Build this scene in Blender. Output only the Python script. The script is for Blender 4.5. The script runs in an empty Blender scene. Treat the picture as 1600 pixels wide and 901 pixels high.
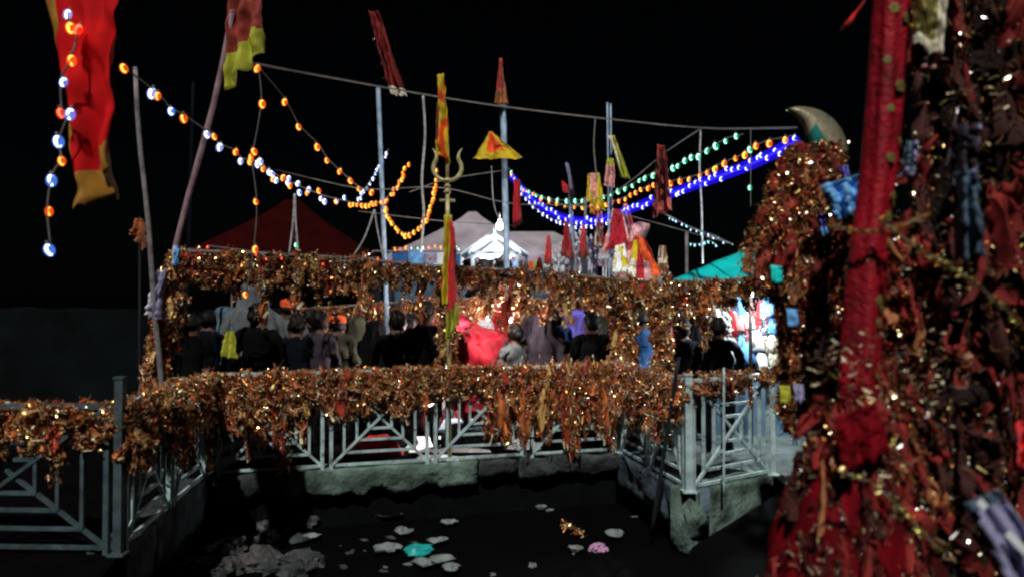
import bpy, bmesh, math, random
from mathutils import Vector, Matrix, noise, Euler
R = math.radians
random.seed(7)
rnd = random.random
def U(a, b): return a + (b - a) * random.random()
SC = bpy.context.scene
COL = SC.collection

# ------------------------------------------------------------------ camera, sky, sun, exposure
CAM_Z, PITCH, FPX = 1.6, math.atan(27.5 / 1200), 1200.0
cd = bpy.data.cameras.new('camera'); cam = bpy.data.objects.new('camera', cd); COL.objects.link(cam)
cam.location = (0, 0, CAM_Z); cam.rotation_euler = (math.pi / 2 + PITCH, 0, 0)
cd.sensor_width = 36; cd.lens = 27; cd.clip_end = 500; cd.clip_start = 0.05
cd.dof.use_dof = True; cd.dof.focus_distance = 8.2; cd.dof.aperture_fstop = 1.15
SC.camera = cam
world = bpy.data.worlds.new('World'); SC.world = world; world.use_nodes = True
wn = world.node_tree.nodes; bg = wn['Background']
sky = wn.new('ShaderNodeTexSky'); sky.sky_type = 'NISHITA'; sky.sun_disc = False
SUN_EL, SUN_AZ = R(50), R(187)             # cool weak light from high behind the viewer's left shoulder
sky.sun_elevation = SUN_EL; sky.sun_rotation = SUN_AZ
world.node_tree.links.new(sky.outputs[0], bg.inputs[0]); bg.inputs[1].default_value = 0.00012
sd = bpy.data.lights.new('sun', 'SUN'); sun = bpy.data.objects.new('sun', sd); COL.objects.link(sun)
sd.energy = 1.7; sd.angle = R(0.6); sd.color = (1.0, 0.97, 0.92)
to_sun = Vector((math.sin(SUN_AZ) * math.cos(SUN_EL), math.cos(SUN_AZ) * math.cos(SUN_EL), math.sin(SUN_EL)))
sun.rotation_euler = to_sun.to_track_quat('Z', 'Y').to_euler(); sun.location = (-6, -6, 8)
SC.view_settings.view_transform = 'Standard'; SC.view_settings.look = 'None'
SC.view_settings.exposure = 0.6; SC.view_settings.gamma = 1.0
SC.render.engine = 'CYCLES'
SC.cycles.pixel_filter_type = 'BLACKMAN_HARRIS'; SC.cycles.filter_width = 2.3
SC.cycles.use_denoising = True; SC.cycles.max_bounces = 5; SC.cycles.transparent_max_bounces = 12
SC.cycles.sample_clamp_indirect = 3.0; SC.cycles.caustics_reflective = False; SC.cycles.caustics_refractive = False

def P(px, py, Y):
    """point seen at photo pixel (px, py) at distance Y in front of the camera"""
    xr, yu = (px - 800) / FPX, (450.5 - py) / FPX
    c, s = math.cos(PITCH), math.sin(PITCH)
    dy, dz = c - yu * s, s + yu * c
    t = Y / dy
    return Vector((xr * t, Y, CAM_Z + dz * t))

# ------------------------------------------------------------------ materials
def mat(name, col, rough=0.7, metal=0.0, var=0.25, scale=6.0, bump=0.0, spec=0.3, sheen=0.0, col2=None, rand=0.0, trans=0.0):
    m = bpy.data.materials.new(name); m.use_nodes = True
    nt = m.node_tree; N = nt.nodes; L = nt.links; b = N['Principled BSDF']
    b.inputs['Roughness'].default_value = rough; b.inputs['Metallic'].default_value = metal
    b.inputs['Specular IOR Level'].default_value = spec
    if sheen: b.inputs['Sheen Weight'].default_value = sheen
    tc = N.new('ShaderNodeTexCoord'); nz = N.new('ShaderNodeTexNoise')
    nz.inputs['Scale'].default_value = scale; nz.inputs['Detail'].default_value = 5
    L.new(tc.outputs['Object'], nz.inputs['Vector'])
    cr = N.new('ShaderNodeValToRGB')
    c2 = col2 or tuple(min(1, c * (1 + var)) for c in col)
    cr.color_ramp.elements[0].position = 0.32; cr.color_ramp.elements[1].position = 0.68
    cr.color_ramp.elements[0].color = (*[c * (1 - var) for c in col], 1); cr.color_ramp.elements[1].color = (*c2, 1)
    L.new(nz.outputs['Fac'], cr.inputs['Fac'])
    out = cr.outputs['Color']
    if rand:
        oi = N.new('ShaderNodeObjectInfo'); hs = N.new('ShaderNodeHueSaturation')
        mr = N.new('ShaderNodeMapRange'); mr.inputs['To Min'].default_value = 1 - rand; mr.inputs['To Max'].default_value = 1 + rand
        L.new(oi.outputs['Random'], mr.inputs['Value']); L.new(mr.outputs[0], hs.inputs['Value'])
        L.new(out, hs.inputs['Color']); out = hs.outputs['Color']
    L.new(out, b.inputs['Base Color'])
    if bump:
        n2 = N.new('ShaderNodeTexNoise'); n2.inputs['Scale'].default_value = scale * 5; n2.inputs['Detail'].default_value = 6
        L.new(tc.outputs['Object'], n2.inputs['Vector'])
        bp = N.new('ShaderNodeBump'); bp.inputs['Strength'].default_value = bump; bp.inputs['Distance'].default_value = 0.02
        L.new(n2.outputs['Fac'], bp.inputs['Height']); L.new(bp.outputs['Normal'], b.inputs['Normal'])
    return m

def emis(name, col, strength, veil=None):
    m = bpy.data.materials.new(name); m.use_nodes = True
    nt = m.node_tree; N = nt.nodes; L = nt.links; N.clear()
    o = N.new('ShaderNodeOutputMaterial'); e = N.new('ShaderNodeEmission')
    e.inputs[0].default_value = (*col, 1); e.inputs[1].default_value = strength
    if veil is None:
        L.new(e.outputs[0], o.inputs[0])
    else:                                   # see-through emissive shell, shapes a halo of glow
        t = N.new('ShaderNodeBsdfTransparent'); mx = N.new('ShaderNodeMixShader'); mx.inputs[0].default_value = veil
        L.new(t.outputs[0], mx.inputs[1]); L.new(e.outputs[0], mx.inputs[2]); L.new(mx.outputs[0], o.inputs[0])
    m.cycles.emission_sampling = 'NONE'
    return m

M = {
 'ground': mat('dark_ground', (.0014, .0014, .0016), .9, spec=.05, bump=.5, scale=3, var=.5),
 'water': mat('murky_water', (.0010, .0012, .0014), .8, scale=2, spec=.05, bump=.05),
 'pit': mat('wet_dark_stone', (.004, .005, .005), .9, bump=.6, scale=5, spec=.05),  # blackness of the unlit undercut put into the wall colour
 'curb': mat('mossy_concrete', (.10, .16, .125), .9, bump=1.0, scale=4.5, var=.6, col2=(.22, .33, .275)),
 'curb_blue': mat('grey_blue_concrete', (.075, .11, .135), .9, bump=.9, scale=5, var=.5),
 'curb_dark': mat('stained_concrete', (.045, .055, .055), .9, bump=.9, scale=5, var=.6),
 'rail': mat('pale_teal_paint', (.42, .56, .57), .5, bump=.15, scale=9, var=.3),  # teal tint of the light put into the railing colour
 'rail_old': mat('grey_blue_paint', (.055, .085, .097), .55, bump=.2, scale=9, var=.4),  # darker copy of the railing paint, dim light put into its colour
 'red_cloth': mat('red_cloth', (.70, .016, .02), .75, scale=7, var=.3, sheen=.2),
 'red_satin': mat('crimson_satin', (.40, .004, .018), .72, scale=4, var=.2, sheen=.1),
 'maroon': mat('maroon_cloth', (.11, .008, .010), .8, scale=6, var=.4),
 'darkred': mat('dark_red_cloth', (.060, .002, .003), .8, scale=5, var=.4),
 'yellow': mat('yellow_cloth', (.62, .46, .02), .75, scale=8, var=.2),
 'lime': mat('yellow_green_cloth', (.42, .44, .04), .75, scale=8, var=.25),
 'orange': mat('orange_cloth', (.80, .10, .02), .75, scale=8, var=.25),
 'pinkish': mat('pale_pink_cloth', (.75, .38, .36), .75, scale=14, var=.35),
 'cream': mat('cream_cloth', (.78, .72, .56), .8, scale=10, var=.3),
 'white': mat('white_cloth', (.78, .80, .82), .8, scale=6, var=.12),
 'lavender': mat('lavender_cloth', (.30, .29, .46), .8, scale=6, var=.25),
 'blue': mat('blue_cloth', (.03, .12, .32), .8, scale=6, var=.3),
 'skyblue': mat('sky_blue_cloth', (.16, .42, .92), .5, scale=9, var=.35),  # brightened for the bundle cloth, rope light blue put into the colour
 'violet': mat('violet_cloth', (.15, .11, .52), .8, scale=6, var=.25),
 'slate': mat('slate_blue_cloth', (.07, .12, .17), .85, scale=4, var=.4),
 'mauve': mat('mauve_cloth', (.034, .024, .036), .8, scale=6, var=.3),
 'olive': mat('olive_grey_cloth', (.045, .045, .028), .85, scale=6, var=.3),
 'grey': mat('grey_cloth', (.11, .125, .13), .85, scale=6, var=.3),
 'black': mat('black_cloth', (.0022, .0022, .003), .9, scale=6, var=.4, spec=.1),  # backlit silhouettes of the crowd put into the clothing colour
 'navy': mat('navy_cloth', (.003, .004, .009), .9, scale=6, var=.4, spec=.1),
 'hair': mat('black_hair', (.005, .004, .004), .6, scale=30, var=.4, spec=.2),
 'skin': mat('brown_skin', (.085, .042, .028), .6, scale=10, var=.15),
 'eye': mat('dark_eye', (.01, .008, .008), .2),
 'teal': mat('teal_tarpaulin', (.01, .70, .66), .45, scale=2.5, var=.15, bump=.15),
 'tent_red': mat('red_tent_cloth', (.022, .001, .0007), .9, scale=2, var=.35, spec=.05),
 'tent_grey': mat('grey_mauve_tent_cloth', (.36, .32, .36), .9, scale=1.5, var=.3, spec=.1),
 'tent_lilac': mat('lilac_valance', (.42, .30, .42), .8, scale=3, var=.2),
 'tin': mat('painted_tin', (.40, .46, .50), .5, scale=4, var=.25),
 'bamboo': mat('grey_bamboo', (.22, .20, .21), .7, scale=8, var=.4, bump=.3),
 'pole_mauve': mat('weathered_mauve_pole', (.30, .19, .22), .7, scale=8, var=.4, bump=.3),
 'pole_blue': mat('pale_blue_paint', (.30, .42, .55), .55, scale=9, var=.35),
 'wire': mat('dull_wire', (.16, .15, .14), .6, scale=10),
 'wire_pale': mat('pale_cord', (.42, .42, .42), .8, scale=20, var=.4),
 'iron': mat('grey_iron', (.60, .62, .66), .5, scale=20, var=.4, bump=.2),
 'darkpole': mat('dark_stick', (.012, .018, .026), .7, scale=10),
 'brass': mat('old_brass', (.62, .54, .27), .38, metal=.2, scale=12, var=.35, bump=.25),
 'blade': mat('tarnished_brass_sheet', (.40, .37, .25), .42, metal=.5, scale=7, var=.45, bump=.2),
 'blade_teal': mat('teal_enamel', (.02, .20, .17), .4, scale=7, var=.3),
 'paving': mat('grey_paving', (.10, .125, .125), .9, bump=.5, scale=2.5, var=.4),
 'stone': mat('grey_stone', (.085, .08, .08), .9, bump=1, scale=9, var=.5),
 'leaf_plate': mat('faded_leaf_plate', (.20, .23, .225), .85, bump=.8, scale=14, var=.45),
 'packet': mat('teal_plastic', (.02, .42, .40), .35, scale=9, var=.3),
 'petal': mat('pink_petals', (.55, .30, .50), .8, scale=25, var=.4),
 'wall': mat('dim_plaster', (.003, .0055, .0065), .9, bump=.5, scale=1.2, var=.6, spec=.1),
 'bark': mat('dark_bark', (.018, .011, .009), .95, bump=1, scale=6, var=.5, spec=.1),
 'board': mat('white_board', (.72, .78, .80), .7, scale=3, var=.1),
 'gold': mat('gold_foil', (.95, .70, .28), .30, metal=1, scale=30, var=.2, rand=.2),
 'palegold': mat('pale_gold_foil', (.98, .88, .60), .26, metal=1, scale=30, var=.15, rand=.2),
 'silver': mat('silver_foil', (.92, .92, .90), .24, metal=1, scale=30, var=.1),
 'limefoil': mat('lime_gold_foil', (.75, .72, .18), .30, metal=1, scale=30, var=.2),
 'copper': mat('copper_tinsel', (.70, .27, .07), .38, metal=.8, scale=30, var=.35, rand=.25),
 'tan': mat('tan_tinsel', (.42, .17, .075), .5, scale=30, var=.3, rand=.3),
 'rust': mat('rust_tinsel', (.34, .075, .025), .6, scale=30, var=.35, rand=.3),
 'flag_red': mat('flag_red', (.55, .008, .010), .85, scale=4, var=.25, spec=.1),
 'patch_red': mat('deep_crimson_cloth', (.16, .002, .007), .85, scale=6, var=.5, spec=.1),
 'pole_red': mat('crumpled_crimson_satin', (.27, .003, .012), .6, scale=9, var=.55, bump=.6),
 'straw': mat('straw_tinsel', (.90, .74, .46), .45, scale=30, var=.2, rand=.2),  # pale matte flakes, their glint put into the colour
 'dulltan': mat('dull_tinsel', (.20, .11, .06), .6, scale=30, var=.3, rand=.3),
 'dim_yellow': mat('dull_gold_hem', (.42, .20, .025), .7, scale=8, var=.3),
 'scarf_red': mat('scarf_red', (.36, .035, .018), .7, scale=10, var=.45, rand=.35, sheen=.2),
 'scarf_rust': mat('scarf_rust', (.50, .13, .03), .7, scale=10, var=.45, rand=.35, sheen=.2),
 'scarf_brown': mat('scarf_brown', (.30, .115, .045), .75, scale=10, var=.45, rand=.35),
 'scarf_gold': mat('scarf_gold', (.50, .30, .10), .6, scale=12, var=.4, rand=.3),
 'scarf_dark': mat('scarf_dark', (.045, .010, .008), .8, scale=10, var=.5, rand=.4),
 'scarf_deep': mat('scarf_deep', (.16, .012, .010), .8, scale=10, var=.5, rand=.4),
 'scarf_maroon': mat('scarf_maroon', (.20, .014, .012), .8, scale=10, var=.5, rand=.4),
 'fbrass': mat('dull_gold_embroidery', (.20, .17, .05), .5, metal=.3, scale=30, var=.4),
}
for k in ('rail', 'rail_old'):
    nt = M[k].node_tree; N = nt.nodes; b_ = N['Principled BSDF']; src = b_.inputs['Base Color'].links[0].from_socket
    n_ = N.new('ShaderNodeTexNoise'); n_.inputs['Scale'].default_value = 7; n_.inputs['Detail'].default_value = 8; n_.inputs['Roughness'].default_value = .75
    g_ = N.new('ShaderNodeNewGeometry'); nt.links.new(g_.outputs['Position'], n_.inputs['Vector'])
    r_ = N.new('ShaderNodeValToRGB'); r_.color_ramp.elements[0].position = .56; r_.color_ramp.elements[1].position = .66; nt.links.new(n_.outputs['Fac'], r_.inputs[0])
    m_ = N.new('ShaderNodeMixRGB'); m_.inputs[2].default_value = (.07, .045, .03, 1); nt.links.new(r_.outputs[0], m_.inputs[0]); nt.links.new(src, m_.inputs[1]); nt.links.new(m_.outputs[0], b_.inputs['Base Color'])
GL = {'O': ((1, .36, .05), (1, .10, .008)), 'W': ((1, .98, 1), (.32, .42, 1)), 'B': ((.75, .92, 1), (.08, .22, .9)),
      'R': ((1, .12, .05), (1, .03, .01)), 'G': ((.45, 1, .72), (.0, .55, .25)), 'Y': ((1, .52, .08), (1, .20, .01)),
      'C': ((.5, .95, 1), (.0, .35, .45)), 'L': ((.8, .85, 1), (.03, .03, 1))}
for k, (c, g) in GL.items():
    M['core' + k] = emis('bulb_filament_' + k, c, 3.6); M['glow' + k] = emis('bulb_glass_' + k, g, 1.0, .34)  # glow shell round each bulb imitates a lens halo
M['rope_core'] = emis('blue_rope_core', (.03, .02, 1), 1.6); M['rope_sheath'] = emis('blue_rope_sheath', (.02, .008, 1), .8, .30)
M['lamp'] = emis('white_lamp_glass', (.95, 1, 1), 6)
M['tube'] = emis('white_tube_glass', (.9, .97, 1), 5)

# ------------------------------------------------------------------ mesh helpers
class MB:
    def __init__(s): s.v = []; s.f = []; s.m = []
    def add(s, verts, faces, mi=0, mx=None):
        o = len(s.v)
        s.v.extend([mx @ Vector(v) for v in verts] if mx is not None else [Vector(v) for v in verts])
        for i, f in enumerate(faces):
            s.f.append(tuple(o + k for k in f)); s.m.append(mi[i] if isinstance(mi, (list, tuple)) else mi)
    def box(s, c, size, mi=0, mx=None):
        x, y, z = c; a, b, h = (k / 2 for k in size)
        V = [(x+i*a, y+j*b, z+k*h) for k in (-1, 1) for j in (-1, 1) for i in (-1, 1)]
        s.add(V, [(0,2,3,1),(4,5,7,6),(0,1,5,4),(2,6,7,3),(0,4,6,2),(1,3,7,5)], mi, mx)
    def bar(s, p, q, w, d=None, mi=0):
        p, q = Vector(p), Vector(q); d = d or w; t = (q - p).normalized()
        up = Vector((0, 0, 1)) if abs(t.z) < .95 else Vector((0, 1, 0))
        a = t.cross(up).normalized(); b = a.cross(t).normalized()
        V = [e + a * (i * w / 2) + b * (j * d / 2) for e in (p, q) for i, j in ((-1,-1),(1,-1),(1,1),(-1,1))]
        s.add(V, [(3,2,1,0),(4,5,6,7),(0,1,5,4),(1,2,6,5),(2,3,7,6),(3,0,4,7)], mi)
    def tube(s, pts, r, n=6, mi=0, cap=True):
        pts = [Vector(p) for p in pts]; rr = r if isinstance(r, (list, tuple)) else [r] * len(pts)
        o = len(s.v); a = None
        for i, p in enumerate(pts):
            t = (pts[min(i+1, len(pts)-1)] - pts[max(i-1, 0)])
            t = t.normalized() if t.length > 1e-9 else Vector((0, 0, 1))
            if a is None: a = t.orthogonal().normalized()
            a = (a - t * a.dot(t)); a = a.normalized() if a.length > 1e-6 else t.orthogonal().normalized()
            b = t.cross(a)
            for k in range(n):
                th = 2 * math.pi * k / n; s.v.append(p + (a * math.cos(th) + b * math.sin(th)) * rr[i])
        for i in range(len(pts) - 1):
            for k in range(n):
                k2 = (k + 1) % n
                s.f.append((o+i*n+k, o+i*n+k2, o+(i+1)*n+k2, o+(i+1)*n+k)); s.m.append(mi)
        if cap:
            s.f.append(tuple(o + k for k in range(n))[::-1]); s.m.append(mi)
            e = o + (len(pts) - 1) * n; s.f.append(tuple(e + k for k in range(n))); s.m.append(mi)
    def ball(s, c, r, mi=0, nu=8, nv=6, sq=(1, 1, 1), rough=0.0, seed=0):
        c = Vector(c); V = []; F = []
        for i in range(nv + 1):
            ph = math.pi * i / nv
            for k in range(nu):
                th = 2 * math.pi * k / nu
                d = Vector((math.sin(ph)*math.cos(th), math.sin(ph)*math.sin(th), math.cos(ph)))
                q = 1 + rough * noise.noise(d * 2.1 + Vector((seed * 3.7, seed, 0)))
                V.append(c + Vector((d.x*sq[0], d.y*sq[1], d.z*sq[2])) * (r * q))
        for i in range(nv):
            for k in range(nu):
                k2 = (k+1) % nu
                F.append((i*nu+k, (i+1)*nu+k, (i+1)*nu+k2, i*nu+k2))
        s.add(V, F, mi)
    def loft(s, rings, n=20, mi=0, fold=0.0, nf=7, ph=0.0, arc=(0, 2 * math.pi)):
        """rings: (centre, rx, ry); cloth hanging over them"""
        full = abs(arc[1] - arc[0] - 2 * math.pi) < 1e-4; o = len(s.v); m = n if full else n + 1
        for i, (c, rx, ry) in enumerate(rings):
            g = i / max(1, len(rings) - 1)
            for k in range(m):
                th = arc[0] + (arc[1] - arc[0]) * k / n
                q = 1 + fold * g * math.sin(th * nf + ph + 1.3 * math.sin(g * 3 + ph)) + fold * .6 * noise.noise(Vector((math.cos(th)*2, math.sin(th)*2, g*3 + ph)))
                s.v.append(Vector(c) + Vector((math.cos(th) * rx * q, math.sin(th) * ry * q, 0)))
        for i in range(len(rings) - 1):
            for k in range(n):
                k2 = (k + 1) % m
                s.f.append((o+i*m+k, o+(i+1)*m+k, o+(i+1)*m+k2, o+i*m+k2)); s.m.append(mi)
    def mesh(s, name, mats, smooth=True):
        me = bpy.data.meshes.new(name); me.from_pydata([tuple(v) for v in s.v], [], s.f)
        for x in (mats if isinstance(mats, (list, tuple)) else [mats]): me.materials.append(M[x] if isinstance(x, str) else x)
        me.polygons.foreach_set('material_index', s.m)
        if smooth: me.polygons.foreach_set('use_smooth', [True] * len(me.polygons))
        me.update(); return me
    def build(s, name, mats, parent=None, loc=None, smooth=True):
        return link(name, s.mesh(name, mats, smooth), parent, loc)

def link(name, me, parent=None, loc=None):
    o = bpy.data.objects.new(name, me); COL.objects.link(o)
    if parent: o.parent = parent
    if loc is not None: o.location = loc
    return o
def tag(o, label, cat, group=None):
    o['label'] = label; o['category'] = cat
    if group: o['group'] = group
    return o
def kind(o, k): o['kind'] = k; return o
def thing(name, label, cat, loc=(0, 0, 0), rz=0, group=None):
    o = bpy.data.objects.new(name, None); COL.objects.link(o); o.location = loc; o.rotation_euler = (0, 0, rz)
    return tag(o, label, cat, group)
def rel(o, pts): return [Vector(p) - o.location for p in pts]
def dense(rings, k=5):
    out = []
    for (a, ax_, ay_), (b_, bx_, by_) in zip(rings, rings[1:]):
        for i in range(k):
            t = i / k; t2 = t; out.append((Vector(a).lerp(Vector(b_), t2), ax_ + (bx_-ax_)*t, ay_ + (by_-ay_)*t))
    return out + [(Vector(rings[-1][0]), rings[-1][1], rings[-1][2])]
def crumple(mb, amp, sc=5.0, seed=0.0):
    for i, v in enumerate(mb.v):
        o = Vector((seed, seed*1.7, 0)); mb.v[i] = v + noise.noise_vector(v*sc + o)*amp + noise.noise_vector(Vector((v.x*sc*3, v.y*sc*3, v.z*sc*1.2)) + o)*amp*.55
def smooth_path(pts, n):
    """Catmull-Rom through pts, n samples"""
    pts = [Vector(p) for p in pts]; out = []
    if len(pts) == 2: return [pts[0].lerp(pts[1], i / (n - 1)) for i in range(n)]
    q = [2*pts[0]-pts[1]] + pts + [2*pts[-1]-pts[-2]]; segs = len(pts) - 1
    for i in range(n):
        u = i / (n - 1) * segs; k = min(int(u), segs - 1); t = u - k
        a, b, c, d = q[k:k+4]
        out.append(.5 * ((2*b) + (c-a)*t + (2*a-5*b+4*c-d)*t*t + (3*b-a-3*c+d)*t**3))
    return out

# ------------------------------------------------------------------ setting: ground, pool, curb
def F(px, py):                              # floor point seen at this pixel
    d = P(px, py, 1.0) - Vector((0, 0, CAM_Z)); t = -CAM_Z / d.z
    return Vector((d.x * t, d.y * t, 0))
L1, L2, R1, R2, R3 = F(185, 866), F(322, 745), F(968, 706), F(1076, 768), F(1206, 741)
L0 = Vector((-5.2, L1.y + .12, 0))
pool = [L1, L2, R1, R2, R3, Vector((2.45, 6.85, 0)), Vector((1.2, 5.15, 0)), Vector((.85, 4.2, 0)), Vector((-2.3, 4.1, 0))]
bm = bmesh.new()
ov = [bm.verts.new(p) for p in ((-150, -30, 0), (150, -30, 0), (150, 260, 0), (-150, 260, 0))]
iv = [bm.verts.new(p) for p in pool]
ed = [bm.edges.new((c[i], c[(i+1) % len(c)])) for c in (ov, iv) for i in range(len(c))]
bmesh.ops.triangle_fill(bm, use_beauty=True, edges=ed)
for f in bm.faces:
    if f.normal.z < 0: f.normal_flip()
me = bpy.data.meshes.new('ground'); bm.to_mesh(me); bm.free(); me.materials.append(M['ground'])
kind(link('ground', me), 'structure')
b = MB(); WZ = -.55
b.add([(p.x, p.y, WZ) for p in pool], [tuple(range(len(pool)))[::-1]])
w = kind(b.build('pool_water', 'water', smooth=False), 'structure')
b = MB(); n = len(pool); cen = sum(pool, Vector()) / n
for i in range(n):
    p, q = pool[i] - (pool[i]-cen)*.0, pool[(i+1) % n]
    dirn = (q - p).normalized(); out = Vector((-dirn.y, dirn.x, 0))
    off = out * .10
    b.add([p+off-Vector((0,0,.02)), q+off-Vector((0,0,.02)), q+off+Vector((0,0,WZ-.2)), p+off+Vector((0,0,WZ-.2))], [(0, 1, 2, 3)])
kind(b.build('pool_wall', 'pit', smooth=False), 'structure')

def rough_block(p, q, depth, z0, z1, parent, m, amp=.025, seed=0, taper=0.0):
    """concrete slab from p to q along the pool edge"""
    p, q = Vector(p), Vector(q); L = (q - p).length; t = (q-p).normalized(); nrm = Vector((-t.y, t.x, 0))
    nrm = -nrm                                 # towards the pool (its outline runs clockwise)
    bm = bmesh.new(); nx = max(3, int(L / .06)); nz = max(2, int((z1 - z0) / .05))
    prof = [(-depth, z1)] + [(0.0, z1 - .012)] + [(0, z1 + (z0 - z1) * k / nz) for k in range(1, nz + 1)] + [(-depth, z0)]
    grid = []
    for i in range(nx + 1):
        row = []
        low = .07 * noise.noise(Vector((i * .37, seed * 9.1, 0))) + .04 * noise.noise(Vector((i * 1.1, seed, 4)))
        for a, z in prof:
            s = (z1 - z) / (z1 - z0)
            v = p + t * (L * i / nx) + nrm * (a + .03) + Vector((0, 0, z + low * s))
            d = noise.noise_vector(v * 6 + Vector((seed * 5.0, 0, 0))) * amp * (0.25 if s < .05 else 1)
            if s > .5 and a == 0: d -= nrm * .05 * (s - .5)
            row.append(bm.verts.new(v + d))
        grid.append(row)
    for i in range(nx):
        for k in range(len(prof) - 1):
            bm.faces.new((grid[i][k], grid[i+1][k], grid[i+1][k+1], grid[i][k+1]))
    bm.faces.new(grid[0][::-1]); bm.faces.new(grid[-1])
    bmesh.ops.recalc_face_normals(bm, faces=bm.faces)
    me = bpy.data.meshes.new('curb_block'); bm.to_mesh(me); bm.free(); me.polygons.foreach_set('use_smooth', [True]*len(me.polygons)); me.materials.append(M[m])
    return link('curb_block', me, parent)
curb = kind(bpy.data.objects.new('pool_curb', None), 'structure'); COL.objects.link(curb)
def lp(a, b_, t): return Vector(a).lerp(Vector(b_), t)
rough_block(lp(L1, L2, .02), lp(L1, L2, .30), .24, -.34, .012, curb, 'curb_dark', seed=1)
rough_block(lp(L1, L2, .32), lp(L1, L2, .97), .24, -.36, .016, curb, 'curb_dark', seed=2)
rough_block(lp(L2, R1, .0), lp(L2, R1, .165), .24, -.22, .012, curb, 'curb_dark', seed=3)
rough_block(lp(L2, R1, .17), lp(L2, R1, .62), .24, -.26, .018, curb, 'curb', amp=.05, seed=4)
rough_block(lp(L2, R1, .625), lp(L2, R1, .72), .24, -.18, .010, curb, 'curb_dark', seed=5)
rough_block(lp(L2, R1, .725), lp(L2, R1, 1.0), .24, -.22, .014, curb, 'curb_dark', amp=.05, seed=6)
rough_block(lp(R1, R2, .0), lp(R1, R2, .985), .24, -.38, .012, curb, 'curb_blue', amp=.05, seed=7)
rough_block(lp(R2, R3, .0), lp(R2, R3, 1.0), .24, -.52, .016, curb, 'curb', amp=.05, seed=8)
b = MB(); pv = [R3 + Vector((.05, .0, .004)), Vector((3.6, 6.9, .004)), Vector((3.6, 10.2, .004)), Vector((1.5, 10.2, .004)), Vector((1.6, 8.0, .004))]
b.add(pv, [tuple(range(5))]); o = kind(b.build('paving', 'paving', smooth=False), 'structure')  # lighter sheet where lamp light falls, brightness put into its colour
# dim wall far left
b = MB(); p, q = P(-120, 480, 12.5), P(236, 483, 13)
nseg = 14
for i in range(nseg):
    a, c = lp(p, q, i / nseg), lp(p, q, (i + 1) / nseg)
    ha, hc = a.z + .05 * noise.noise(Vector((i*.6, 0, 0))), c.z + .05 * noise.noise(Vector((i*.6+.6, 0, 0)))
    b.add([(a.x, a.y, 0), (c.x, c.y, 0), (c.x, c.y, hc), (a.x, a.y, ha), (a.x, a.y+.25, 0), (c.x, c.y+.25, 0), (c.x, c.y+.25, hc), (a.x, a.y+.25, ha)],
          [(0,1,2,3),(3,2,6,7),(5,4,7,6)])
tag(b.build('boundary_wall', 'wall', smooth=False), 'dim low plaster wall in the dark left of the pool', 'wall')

# ------------------------------------------------------------------ railing panels of nested squares
RH = .95
def panel_parts():
    """bars of a 1 x 1 bay: (name, p, q)"""
    out = [('top_rail', (0, 1), (1, 1)), ('bottom_rail', (0, .045), (1, .045)), ('stile', (0, 0), (0, 1)), ('stile', (1, 0), (1, 1)),
           ('diagonal_bar', (.01, .05), (.99, .99)), ('diagonal_bar', (.01, .99), (.99, .05))]
    for k in (.13, .26, .38):
        y0, y1 = .045 + k * .955, 1 - k * .955
        out += [('bar', (k, y0), (1 - k, y0)), ('bar', (k, y1), (1 - k, y1)), ('bar', (k, y0), (k, y1)), ('bar', (1 - k, y0), (1 - k, y1))]
    return out
def run(label, base): return thing('pool_railing', label, 'railing', base, 0, 'nested square railings round the pool')
def panel(rn, a, b_, m='rail', h=RH, wire=.024, label=None):
    a, b_ = Vector(a), Vector(b_); d = b_ - a; L = d.length
    t = bpy.data.objects.new('panel', None); COL.objects.link(t); t.parent = rn; t.location = a - rn.location; t.rotation_euler.z = math.atan2(d.y, d.x)
    if label: t['label'] = label
    for i, (nm, p, q) in enumerate(panel_parts()):
        mb = MB(); w = wire * (1.45 if nm in ('top_rail', 'stile') else 1.0)
        dy = .008 if nm == 'diagonal_bar' and i % 2 else (-.008 if nm == 'diagonal_bar' else (.003 if q[1] == p[1] else 0))
        mb.bar((p[0]*L, dy, p[1]*h), (q[0]*L, dy, q[1]*h), w)
        mb.build(nm, m, t, smooth=False)
def post(rn, p, h, r, m='rail', label=None):
    mb = MB(); mb.bar((0, 0, 0), (0, 0, h), r); mb.box((0, 0, .006), (r*2, r*2, .012)); mb.box((0, 0, h + .008), (r*1.25, r*1.25, .016))
    o = mb.build('post', m, rn, p - rn.location, smooth=False)
    if label: o['label'] = label
ex = (L0 - L1); ex.z = 0
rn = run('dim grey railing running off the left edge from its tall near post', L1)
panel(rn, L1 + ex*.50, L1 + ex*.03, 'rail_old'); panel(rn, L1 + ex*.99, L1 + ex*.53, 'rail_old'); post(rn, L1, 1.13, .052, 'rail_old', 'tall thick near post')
rn = run('dim railing on the left side of the pool, seen nearly edge on', L2)
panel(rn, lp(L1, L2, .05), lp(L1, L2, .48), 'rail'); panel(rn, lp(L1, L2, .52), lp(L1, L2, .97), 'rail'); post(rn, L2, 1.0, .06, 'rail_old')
rn = run('long railing on the far side of the pool behind the tinsel scarves', L2 + Vector((.05, .02, 0)))
for i in range(4): panel(rn, lp(L2, R1, .025 + i*.245), lp(L2, R1, .25 + i*.245))
post(rn, R1, 1.0, .055)
rn = run('grey blue railing right of the pool with a dark stick leaning on it', R2)
panel(rn, lp(R1, R2, .05), lp(R1, R2, .48)); panel(rn, lp(R1, R2, .52), lp(R1, R2, .95)); post(rn, R2, 1.0, .06)
rn = run('brightest pale teal railing, one bare panel at the right end of the pool', R3)
panel(rn, lp(R2, R3, .05), lp(R2, R3, .96)); post(rn, R3, 1.0, .055)

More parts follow.
